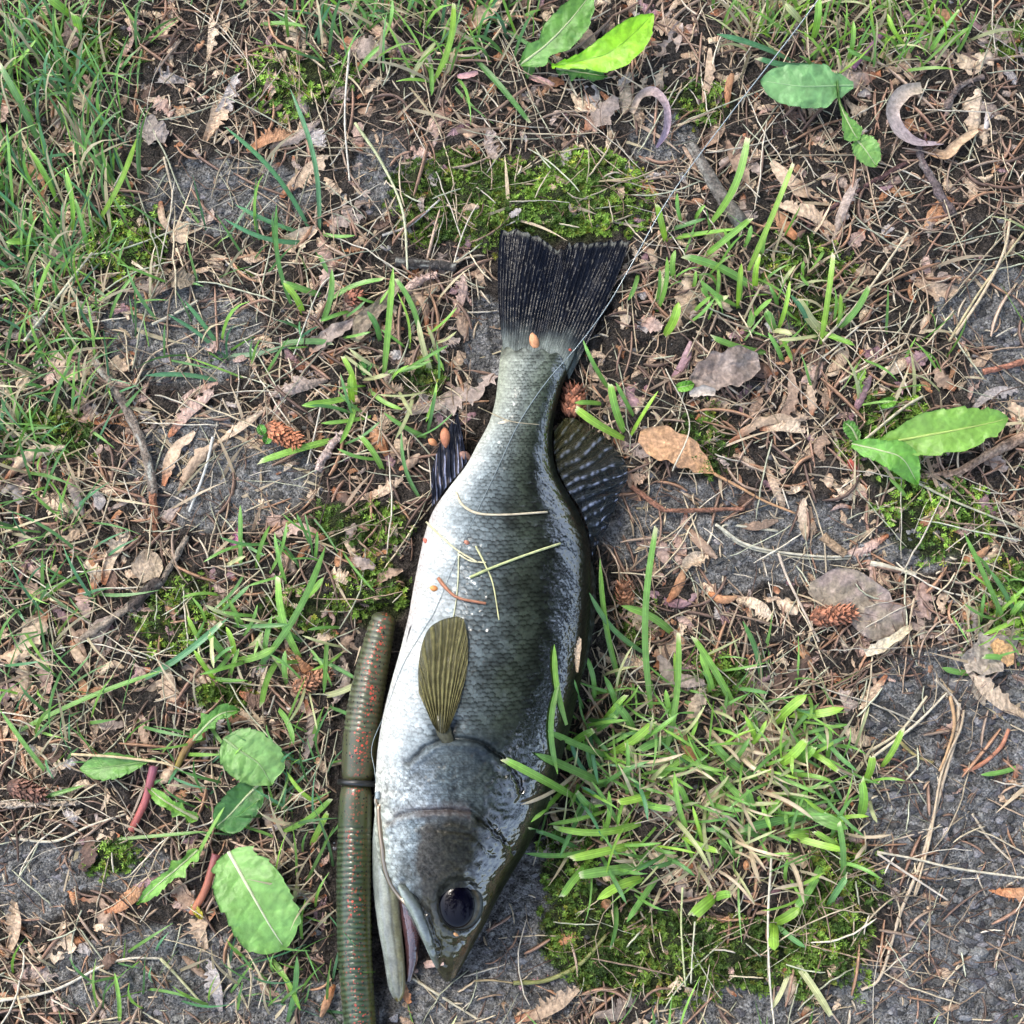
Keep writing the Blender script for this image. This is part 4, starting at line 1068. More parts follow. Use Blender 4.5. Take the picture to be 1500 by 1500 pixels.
# ------------------------------------------------------------------ dandelions
def leaf_blade(root, mid, prof, wl, wr, col, z, seed, lobes=None, label=None, wavy=3.0, rib=(.42, .48, .26), serr=2.0, ribw=2.4):
    """Leaf along midrib pixels mid (x, y[, z]); prof (s, half width 0..1); wl, wr half widths in pixels on either side."""
    r = np.random.default_rng(seed)
    n = 90; nac = 31
    m_ = np.array([(q[0], q[1], q[2] if len(q) > 2 else z) for q in mid], float)
    P = spline(m_, n); s = np.linspace(0, 1, n)
    t = np.gradient(P[:, :2], axis=0); t /= np.linalg.norm(t, axis=1)[:, None]
    nx_, ny_ = -t[:, 1], t[:, 0]
    pr = np.array(prof, float); base = np.interp(s, pr[:, 0], pr[:, 1])
    base = np.convolve(np.pad(base, 3, 'edge'), np.ones(7) / 7, 'valid'); base[-1] = .01; base[0] = min(base[0], pr[0, 1])
    sw = s + .10 * (vnoise(s * 6, 0 * s + 3.3, seed + 1) - .5)
    tooth = np.mod(sw * 9 + r.random(), 1.0); toothR = np.mod(sw * 7.3 + r.random(), 1.0)
    tooth = 1 - (1 - tooth) * (.3 + 1.2 * vnoise(s * 9, 0 * s, seed + 2)); toothR = 1 - (1 - toothR) * (.3 + 1.2 * vnoise(s * 8, 0 * s + 9, seed + 2))
    L_ = base * wl * (1 + (lobes or 0) * (vnoise(s * 7, 0 * s, seed) - .6)) - serr * (1 - tooth) * (base > .15)
    R_ = base * wr * (1 + (lobes or 0) * (vnoise(s * 7 + 40, 0 * s, seed) - .6)) - serr * (1 - toothR) * (base > .15)
    L_ = np.maximum(L_, 1.0); R_ = np.maximum(R_, 1.0)
    u = np.linspace(-1, 1, nac)
    off = np.where(u[None] < 0, u[None] * L_[:, None], u[None] * R_[:, None])
    gx_ = P[:, 0:1] + nx_[:, None] * off; gy_ = P[:, 1:2] + ny_[:, None] * off
    # side veins run forward from the midrib
    ws = s + .05 * (vnoise(s * 5, 0 * s + seed, seed) - .5)
    sv = np.mod(ws[:, None] * 5.3 - np.abs(u)[None] ** 1.3 * .8 + np.where(u[None] < 0, .37, 0), 1.0)
    vein = np.exp(-((sv - .5) / .05) ** 2) * (1 - np.abs(u)[None]) ** .5
    puff = np.sin(np.clip(np.abs(sv - .5) * 2, 0, 1) * math.pi / 2)
    zz = P[:, 2:3] + np.abs(u)[None] ** 1.2 * 5 + puff * .9 * np.minimum(1, 3 * (1 - np.abs(u)[None])) + (fbm(gx_ / 28, gy_ / 28, seed) - .5) * wavy * 6 * np.abs(u)[None]
    k = fbm(gx_ / 16, gy_ / 16, seed + 5)[..., None]
    c = np.array(col)[None, None] * (.78 + .44 * k)
    c = c * (1 + .26 * vein[..., None]) * (.9 + .2 * sstep(.3, .7, fbm(gx_ / 5, gy_ / 5, seed + 9)))[..., None] * (1 - .1 * np.abs(u)[None, :, None] ** 4)
    V1 = W(gx_, gy_, zz + .7); V2 = W(gx_, gy_, zz - .7); q = n * nac
    F1 = grid_faces(n, nac)
    i = np.arange(n - 1) * nac
    rim = [np.stack([i, i + nac, i + nac + q, i + q], -1)[:, ::-1], np.stack([i, i + nac, i + nac + q, i + q], -1) + nac - 1]
    lf = child("leaf", np.vstack([V1.reshape(-1, 3), V2.reshape(-1, 3)]), [F1, F1[:, ::-1] + q] + rim, np.vstack([c.reshape(-1, 3)] * 2), M_LEAF, root, label=label)
    pp = W(P[:, 0], P[:, 1], P[:, 2] + 1.2)
    V, F, C = tube(pp[:int(n * .95)], (np.linspace(ribw, .5, n) * PX)[:int(n * .95)], 8, rib)
    child("midrib", V, F, C, M_LEAF, lf)
    return lf


def stalk(root, pts, rad, c0, c1, name="stalk"):
    p = spline(pts, 30); s = np.linspace(0, 1, 30)[:, None]
    V, F, C = tube(W(p[:, 0], p[:, 1], p[:, 2]), np.linspace(rad, rad * .75, 30) * PX, 8, np.array(c0) * (1 - s) + np.array(c1) * s)
    child(name, V, F, C, M_LEAF, root)


OV = [(0, .12), (.06, .5), (.2, .85), (.45, 1), (.7, .97), (.88, .72), (1, .05)]
SP = [(0, .10), (.2, .22), (.4, .6), (.6, .95), (.78, 1), (.92, .6), (1, .03)]
LB = [(0, .2), (.1, .7), (.16, .3), (.3, .45), (.36, 1), (.42, .45), (.6, .5), (.75, .6), (.9, .35), (1, .05)]
BLU = (.16, .32, .09)
d1_ = empty("dandelion_plant", W(315, 1190, 0), "dandelion with a round leaf and pink stalks beside the worm's ring end", "dandelion")
leaf_blade(d1_, [(328, 1082, 40), (352, 1100, 46), (380, 1120, 46), (398, 1150, 38)], OV, 42, 40, BLU, 40, 401, label="round toothed grey-green leaf", serr=3.5, rib=(.22, .33, .14))
leaf_blade(d1_, [(380, 1148, 30), (360, 1168, 30), (335, 1195, 22), (315, 1212, 14)], OV, 30, 26, (.055, .17, .035), 24, 402, label="darker folded leaf under the round leaf")
leaf_blade(d1_, [(228, 1112, 26), (200, 1118, 30), (160, 1123, 30), (117, 1127, 24)], SP, 21, 22, (.13, .29, .065), 28, 403, label="narrow oval leaf apart from the rest", rib=(.18, .32, .1))
leaf_blade(d1_, [(290, 1200, 18), (262, 1185, 24), (240, 1172, 26), (215, 1152, 22)], LB, 20, 16, (.15, .32, .05), 22, 404, label="small spiky pale lobed leaf", ribw=3.4, rib=(.38, .40, .24))
leaf_blade(d1_, [(282, 1085, 18), (305, 1060, 30), (325, 1045, 32), (352, 1040, 26)], LB, 24, 16, (.10, .25, .04), 28, 405, label="small crinkled leaf above the round leaf")
stalk(d1_, [(225, 1122, 22), (220, 1145, 22), (212, 1175, 18), (192, 1216, 10)], 6.5, (.30, .11, .16), (.46, .13, .10))
stalk(d1_, [(300, 1060, 20), (285, 1080, 18), (270, 1100, 15), (257, 1130, 10)], 5.5, (.45, .16, .12), (.25, .22, .05))
d2_ = empty("dandelion_plant", W(325, 1250, 0), "dandelion with a large pale-ribbed leaf beside the ribbed worm", "dandelion")
leaf_blade(d2_, [(335, 1248, 30), (350, 1275, 42), (375, 1320, 48), (398, 1360, 44), (418, 1390, 34)], [(0, .25), (.08, .75), (.16, .62), (.3, .95), (.5, 1), (.7, 1), (.85, .85), (.95, .5), (1, .05)], 52, 54, (.18, .37, .095), 44, 411, label="largest leaf, with pale midrib", serr=4.5, rib=(.55, .58, .40), ribw=3.0)
leaf_blade(d2_, [(290, 1245, 20), (262, 1270, 30), (232, 1295, 30), (200, 1325, 22)], LB, 22, 18, (.18, .38, .07), 26, 412, label="lobed arrow-like leaf", ribw=2)
stalk(d2_, [(317, 1252, 22), (310, 1275, 22), (300, 1305, 18), (281, 1338, 10)], 6.5, (.26, .09, .10), (.50, .20, .10))
leaf_blade(d2_, [(280, 1325, 12), (288, 1335, 14), (296, 1347, 10)], OV, 7, 6, (.45, .40, .05), 12, 413, label="tiny yellowed leaf scrap on the stalk foot", ribw=1)
d3_ = empty("dandelion_plant", W(760, 110, 0), "dandelion whose bright lime green leaf stands beyond the fish's tail", "dandelion")
leaf_blade(d3_, [(762, 95, 20), (800, 66, 40), (835, 30, 50), (868, -12, 46)], [(0, .1), (.1, .5), (.2, .85), (.3, .5), (.45, .95), (.7, 1), (.9, .6), (1, .05)], 26, 30, (.12, .28, .055), 40, 421, label="dull green leaf with a yellow edge")
leaf_blade(d3_, [(808, 97, 30), (845, 90, 46), (890, 78, 60), (925, 52, 64), (957, 20, 56)], [(0, .12), (.15, .3), (.3, .45), (.45, .9), (.6, 1), (.8, .9), (.93, .5), (1, .05)], 27, 30, (.26, .55, .03), 50, 422, label="bright lime green leaf", rib=(.2, .42, .03), ribw=1.2)
leaf_blade(d3_, [(788, 72, 14), (778, 90, 16), (772, 115, 12)], LB, 16, 18, (.07, .19, .04), 14, 423, label="dark lobed leaf low beneath the others")
leaf_blade(d3_, [(815, 100, 10), (850, 106, 14), (890, 112, 12)], LB, 15, 19, (.07, .21, .04), 12, 424, label="dark lobed leaf under the lime leaf")
d4_ = empty("dandelion_plant", W(1262, 125, 0), "blue-green dandelion with one broad leaf where the fishing line leaves", "dandelion")
leaf_blade(d4_, [(1250, 125, 26), (1215, 126, 36), (1170, 126, 42), (1114, 118, 34)], [(0, .15), (.1, .35), (.2, .62), (.26, .5), (.35, .98), (.6, 1), (.8, .9), (.93, .6), (1, .05)], 33, 34, (.17, .36, .14), 36, 431, label="broad blue-green leaf", rib=(.30, .48, .24), ribw=1.8)
leaf_blade(d4_, [(1225, 105, 30), (1230, 150, 34), (1248, 190, 34), (1258, 205, 30)], [(0, .08), (.4, .1), (.6, .6), (.75, .8), (.9, .5), (1, .1)], 20, 22, (.15, .33, .07), 30, 432, label="small twisted leaf on a thin stalk", ribw=1.8)
leaf_blade(d4_, [(1255, 205, 26), (1268, 220, 28), (1284, 244, 22)], [(0, .6), (.3, 1), (.6, 1), (.9, .6), (1, .05)], 22, 19, (.20, .40, .10), 24, 433, label="pale leaf tip bent over", ribw=1.4)
stalk(d4_, [(1292, 50, 20), (1270, 75, 18), (1250, 100, 14)], 4.5, (.22, .10, .18), (.26, .12, .2))
d5_ = empty("dandelion_plant", W(1240, 645, 0), "dandelion with one long bright leaf over feathery moss on the back side", "dandelion")
leaf_blade(d5_, [(1275, 655, 22), (1320, 645, 42), (1390, 632, 58), (1440, 622, 62), (1477, 613, 54)], [(0, .1), (.1, .35), (.25, .55), (.36, .95), (.55, 1), (.7, .85), (.76, .62), (.85, .7), (.95, .4), (1, .04)], 36, 34, (.20, .39, .07), 50, 441, label="long bright two-toned leaf", rib=(.40, .52, .14), ribw=2.6, serr=3.5)
leaf_blade(d5_, [(1248, 650, 20), (1290, 660, 44), (1322, 672, 50), (1345, 710, 26)], [(0, .2), (.15, .6), (.35, .75), (.55, 1), (.75, .95), (.92, .5), (1, .05)], 23, 26, (.15, .37, .06), 40, 442, label="short leaf with its tip bent down", ribw=1.6)
leaf_blade(d5_, [(1258, 648, 14), (1248, 628, 22), (1236, 618, 24)], OV, 13, 10, (.12, .30, .05), 20, 443, label="small curled young leaf")
leaf_blade(d5_, [(1262, 580, 10), (1258, 560, 24), (1268, 540, 28)], LB, 13, 12, (.24, .42, .06), 22, 444, label="small pale spiky leaf")
clo = empty("clover_seedling", W(388, 640, 0), "tiny round-leaved seedling touching the orange cone", "seedling")
for k_, (a_, b_) in enumerate([((380, 622), (386, 637)), ((395, 636), (388, 650))]):
    leaf_blade(clo, [(*a_, 16), ((a_[0] + b_[0]) / 2, (a_[1] + b_[1]) / 2, 19), (*b_, 16)], OV, 7, 7, (.10, .28, .05), 16, 450 + k_, serr=0, ribw=.6)
clo2 = empty("clover_seedling", W(535, 538, 0), "tiny lobed seedling in the shade of the slender grass blades", "seedling")
for k_, (a_, b_) in enumerate([((526, 530), (534, 542)), ((542, 530), (536, 542)), ((530, 548), (540, 538))]):
    leaf_blade(clo2, [(*a_, 14), ((a_[0] + b_[0]) / 2, (a_[1] + b_[1]) / 2, 16), (*b_, 14)], OV, 6, 6, (.07, .22, .05), 14, 460 + k_, serr=0, ribw=.6)
for k_, (x, y, l) in enumerate([(1003, 566, "tiny green clover leaves beside the grey curled leaf"), (1300, 590, "tiny green oval seedling leaf on moss above the long dandelion leaf")]):
    c_ = empty("clover_seedling", W(x, y, 0), l, "seedling")
    leaf_blade(c_, [(x - 14, y + 2, 14), (x, y, 20), (x + 14, y - 4, 16)], OV, 8, 8, (.16, .38, .05), 16, 470 + k_, serr=0, ribw=.8)


# ------------------------------------------------------------------ twigs
def twig(pts, r0, r1, col, label, seed, knob=.25, lich=0.0, buds=0, name="twig", cat="twig"):
    r = np.random.default_rng(seed)
    p = spline(pts, 70); n = 70
    L_ = np.concatenate([[0], np.cumsum(np.hypot(np.diff(p[:, 0]), np.diff(p[:, 1])))])
    ns = 14; th = np.arange(ns) * 2 * math.pi / ns
    rad = np.linspace(r0, r1, n)[:, None] * (1 + knob * (vnoise(L_[:, None] / 9, th[None] * 1.2, seed) - .5) * 1.4 + knob * .9 * (vnoise(L_ / 25, 0 * L_, seed + 3) - .5)[:, None])
    k = vnoise(L_[:, None] / 7, th[None] * 2.5, seed + 7)[..., None]
    C = (np.array(col)[None, None] * (.45 + 1.1 * k))
    if lich:
        lm = sstep(.55, .7, fbm(L_[:, None] / 22, th[None] * 1.3, seed + 9))[..., None]
        C = C * (1 - lm * lich) + np.array((.36, .37, .33)) * lm * lich
    V, F, _ = tube(W(p[:, 0], p[:, 1], p[:, 2]), rad * PX, ns)
    Cc = np.vstack([C.reshape(-1, 3), C[0, :1], C[-1, :1]])
    bag = Bag(); bag.add(V, F, Cc)
    for b in range(buds):
        i = r.integers(2, n - 2); a = r.uniform(0, 6.28)
        base = W(p[i, 0], p[i, 1], p[i, 2] + r0 * .5)
        tip = base + np.array([math.cos(a), math.sin(a), .5]) * r0 * PX * 1.3
        bag.add(*tube(np.array([base, (base + tip) / 2, tip]), np.array([r0 * .28, r0 * .25, r0 * .05]) * PX, 5, np.array(col) * r.uniform(.6, 1.2)))
    V, F, C = bag.out()
    return solo(name, V, F, C, M_BARK, label, cat, "twigs on the ground")


twig([(139, 530, 10), (160, 558, 13), (182, 595, 14), (200, 630, 14), (213, 665, 13), (222, 705, 12), (224, 728, 10)], 7, 6.5, (.17, .14, .115), "bent grey bark twig with lichen lying on bare soil near the pale serrated strips", 501, .25, .8, 6)
twig([(224, 724, 11), (226, 750, 9), (228, 786, 6)], 6, 3.5, (.26, .12, .07), "broken reddish end of the bent grey twig", 510, .5, 0, 8)
twig([(275, 785, 12), (240, 845, 13), (215, 868, 12), (180, 895, 11), (118, 938, 7)], 4, 6, (.20, .165, .13), "rough slanting twig reaching the deep green moss cushion", 502, .5, .4, 22)
twig([(235, 850, 16), (215, 866, 18), (190, 893, 12)], 8, 7, (.05, .04, .035), "short dark rotten stick against the deep green moss cushion", 511, .4, .2, 6)
twig([(580, 383, 10), (620, 387, 12), (668, 391, 10)], 7.5, 7, (.05, .045, .042), "short dark twig lying beside the tail fin's tip", 503, .3, .5, 3)
twig([(1012, 212, 9), (1034, 250, 12), (1060, 292, 11), (1088, 330, 8)], 8, 12, (.13, .115, .10), "smooth grey stick under the fishing line", 504, .12, .3, 0)
twig([(1346, 215, 12), (1352, 240, 14), (1372, 275, 12), (1395, 315, 8)], 5, 7, (.11, .085, .085), "dark knobbly twig hanging from the curled pale strip", 505, .5, .2, 14)
twig([(1385, 160, 12), (1405, 128, 12), (1440, 112, 10)], 6, 4, (.13, .10, .09), "dark bent twig between the curled pale strip and the frame's edge", 506, .5, .2, 8)
twig([(-30, 1180, 8), (40, 1178, 10), (118, 1176, 8)], 5.5, 3, (.34, .28, .22), "thin hairy pale twig reaching in beside the narrow oval leaf", 507, .45, .3, 40)
twig([(1345, 697, 8), (1400, 692, 14), (1450, 665, 18), (1520, 630, 14)], 4, 7.5, (.30, .20, .14), "peg-covered spruce twig below the long bright dandelion leaf", 508, .35, .2, 60)
twig([(466, 690, 10), (478, 665, 12), (502, 632, 10)], 7, 4.5, (.36, .28, .25), "pale scaly twig piece between the orange cone and the anal fin", 509, .6, .3, 14)
twig([(590, 430, 8), (615, 412, 10), (640, 400, 9)], 7, 5, (.40, .29, .25), "pale pinkish bark piece below the short dark twig", 512, .6, .2, 10)
twig([(1205, 785, 8), (1222, 800, 10), (1238, 812, 8)], 7, 6, (.27, .19, .12), "short cut stem piece on bare soil by the pink chips", 513, .15, 0, 0)
twig([(1180, 335, 6), (1215, 308, 9), (1255, 280, 9), (1330, 238, 8)], 3, 4, (.09, .05, .05), "thin dark stem crossing to the knobbly twig", 514, .3, 0, 2)
twig([(1180, 610, 5), (1235, 425, 8), (1290, 455, 6)], 3, 4, (.12, .09, .07), "bent dark rootlet behind the broad bright grass", 515, .3, 0, 0)
twig([(1440, 545, 6), (1480, 535, 7), (1530, 520, 6)], 4, 5, (.33, .15, .10), "reddish root piece by the white feather-like leaf", 516, .3, 0, 0)
twig([(925, 713, 8), (965, 742, 9), (988, 748, 8), (1090, 745, 6)], 4, 3, (.24, .12, .08), "thin reddish root beneath the tan stalked leaf", 517, .3, 0, 2)


# ------------------------------------------------------------------ cones
def cone(x0, y0, x1, y1, rad, col, label, seed, nsc=130):
    col = np.array(col) * np.array((.82, .9, .95))
    r = np.random.default_rng(seed)
    p = np.array([(x0, y0), (x1, y1)], float); L_ = np.hypot(*(p[1] - p[0])); d = (p[1] - p[0]) / L_; q = np.array([-d[1], d[0]])
    bag = Bag()
    s = np.linspace(0, 1, 14); rr = rad * .8 * np.sqrt(np.clip(1 - (2 * s - 1) ** 4, 0.02, 1)) * (1 - .25 * s)
    cp = p[0] + np.outer(s * L_, d)
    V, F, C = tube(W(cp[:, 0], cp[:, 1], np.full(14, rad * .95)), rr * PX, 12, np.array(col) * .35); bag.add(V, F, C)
    for i in range(nsc):
        u = (i + .5) / nsc; a = i * 2.39996
        R0 = rad * .82 * math.sqrt(max(0.05, 1 - (2 * u - 1) ** 4)) * (1 - .25 * u)
        def pt(du, da, dr):
            uu = u * L_ + du; aa = a + da
            lat = (R0 + dr) * math.cos(aa); zz = rad * .95 + (R0 + dr) * math.sin(aa)
            g_ = p[0] + d * uu + q * lat
            return (g_[0], g_[1], zz)
        sl = rad * .42 * r.uniform(.5, 1.45); wa = r.uniform(.2, .42); a = a + r.normal(0, .12)
        pts_ = np.array([pt(-sl * .2, 0, -.5), pt(sl * .5, wa, 1.5), pt(sl * 1.1, 0, 2.5 + r.uniform(0, 5)), pt(sl * .5, -wa, 1.5), pt(sl * .55, 0, 3.8)])
        V = W(pts_[:, 0], pts_[:, 1], pts_[:, 2])
        c = np.array(col) * r.uniform(.4, 1.4)
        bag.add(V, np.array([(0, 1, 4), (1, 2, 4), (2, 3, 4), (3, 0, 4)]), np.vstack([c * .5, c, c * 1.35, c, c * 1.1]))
    V, F, C = bag.out()
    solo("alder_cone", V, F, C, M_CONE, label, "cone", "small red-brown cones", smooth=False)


cone(388, 624, 440, 650, 16, (.46, .16, .075), "smooth orange-red cone with the tiny round-leaved seedling", 601, 150)
cone(838, 612, 842, 566, 20, (.36, .13, .07), "rust cone tucked between the fish and its dorsal fin", 602)
cone(918, 890, 914, 852, 14, (.40, .17, .09), "smallest rust cone standing by the tall grass blade", 603, 90)
cone(1186, 905, 1252, 898, 17, (.40, .15, .08), "crumbly rust cone lying on the torn purple-grey leaf", 604, 150)
cone(428, 1012, 486, 985, 13, (.34, .15, .08), "thin rust cone half hidden under grass beside the worm lure", 605, 130)
cone(10, 1150, 66, 1165, 15, (.20, .09, .06), "dark crumbling cone near the frame's edge above the hairy pale twig", 606, 120)
cone(505, 440, 530, 432, 14, (.28, .10, .06), "dark rust cone buried in litter below the bright slender blades", 607, 80)


# ------------------------------------------------------------------ dead leaves and frayed scraps
DEADC = {"pale tan": ((.54, .41, .28), (.60, .48, .36)), "tan": ((.45, .315, .21), (.52, .40, .29)), "orange-brown": ((.44, .19, .085), (.40, .24, .14)), "brown": ((.29, .19, .13), (.38, .275, .20)),
         "grey-brown": ((.28, .22, .18), (.37, .30, .265)), "dark brown": ((.10, .060, .045), (.15, .095, .07)), "pinkish": ((.40, .26, .205), (.46, .34, .29)), "purplish": ((.24, .13, .15), (.34, .23, .24)), "greyish": ((.36, .32, .30), (.46, .42, .40))}


def scrap_mesh(mid, wd, look, form, rng):
    """mid: (n,3) pixel points from the solid end to the frayed end."""
    n = 30 if form == "feathery" else 16
    P = spline(mid, n); s = np.linspace(0, 1, n)
    t = np.gradient(P[:, :2], axis=0); t /= np.linalg.norm(t, axis=1)[:, None] + 1e-9
    sg = rng.choice([-1, 1])
    nx_, ny_ = -t[:, 1] * sg, t[:, 0] * sg
    prof = np.minimum(1, .45 + 1.6 * s) * np.minimum(1, .35 + 2.2 * (1 - s))
    smooth_e = wd * .42 * prof
    if form == "feathery":
        tooth = np.where(rng.random(n) < .55, rng.uniform(.8, 1.2, n), rng.uniform(.2, .6, n))
        fringe = np.where(s < .28, .38, tooth)
    elif form == "serrated":
        fringe = np.where(s < .2, .5, np.where(rng.random(n) < .5, 1.0, rng.uniform(.5, .85, n))) * (1 - .35 * vnoise(s * 5, 0 * s, int(rng.integers(999))))
    elif form == "ragged":
        fringe = rng.uniform(.55, 1.15, n); smooth_e = smooth_e * rng.uniform(.7, 1.3, n)
    else:
        fringe = np.full(n, .6)
    rows = [-smooth_e, -smooth_e * .45, 0 * s, wd * .28 * prof, wd * .62 * fringe * prof]
    curl = rng.uniform(-.5, 1.0) if form != "chip" else rng.uniform(.5, 1.1)
    zc = [curl * 5, curl * 1.5, 0, curl * .8, curl * 4 + (1.5 if form == "feathery" else 0)]
    if rng.random() < .5 or form == "chip":
        zc = [-z for z in zc]
    lean = rng.uniform(-.6, .6) if form in ("feathery", "serrated") else 0
    gx_ = np.stack([P[:, 0] + nx_ * r_ + t[:, 0] * max(0, i - 2) * wd * .12 * (form == "feathery") + (i == 4) * rng.normal(0, .05, n) * wd * t[:, 0] for i, r_ in enumerate(rows)], 1)
    gy_ = np.stack([P[:, 1] + ny_ * r_ + t[:, 1] * max(0, i - 2) * wd * .12 * (form == "feathery") for i, r_ in enumerate(rows)], 1)
    zz = np.stack([P[:, 2] + z_ * wd / 22 + lean * r_ * .35 for z_, r_ in zip(zc, rows)], 1) + rng.normal(0, .5, (n, 5))
    if form == "ragged":
        zz = zz + (fbm(gx_ / 12, gy_ / 12, int(rng.integers(1000))) - .5) * wd * .5
    a, b = DEADC[look]
    kk = rng.uniform(.75, 1.15)
    so = sstep(.35, .05, s)[:, None, None]
    head = np.array((.36, .15, .075)) if rng.random() < .4 else np.array(a)
    body = np.array(a) * (1 - s[:, None, None]) + np.array(b) * s[:, None, None]
    C = body * (1 - so) + head * so * .95
    C = C * kk * rng.uniform(.82, 1.12, (n, 5, 1)) * np.array([.9, 1, 1.08, 1, 1.02])[None, :, None]
    return W(gx_, gy_, zz).reshape(-1, 3), [grid_faces(n, 5)], C.reshape(-1, 3)


NPIECES = {"scrap": 0}


def scrap(mid, wd, look, form, rng, label=None, noun=None):
    V, F, C = scrap_mesh(mid, wd, look, form, rng)
    o = solo("leaf_scrap", V, F, C, M_DEAD, label, "leaf scrap", "dry leaf scraps in the litter", smooth=form != "feathery")
    NPIECES["scrap"] += 1
    if label is None:
        m = np.asarray(mid)[:, :2].mean(0)
        LABELLED.append((o, f"{look} {form}", "leaf scrap", m[0], m[1]))
    return o


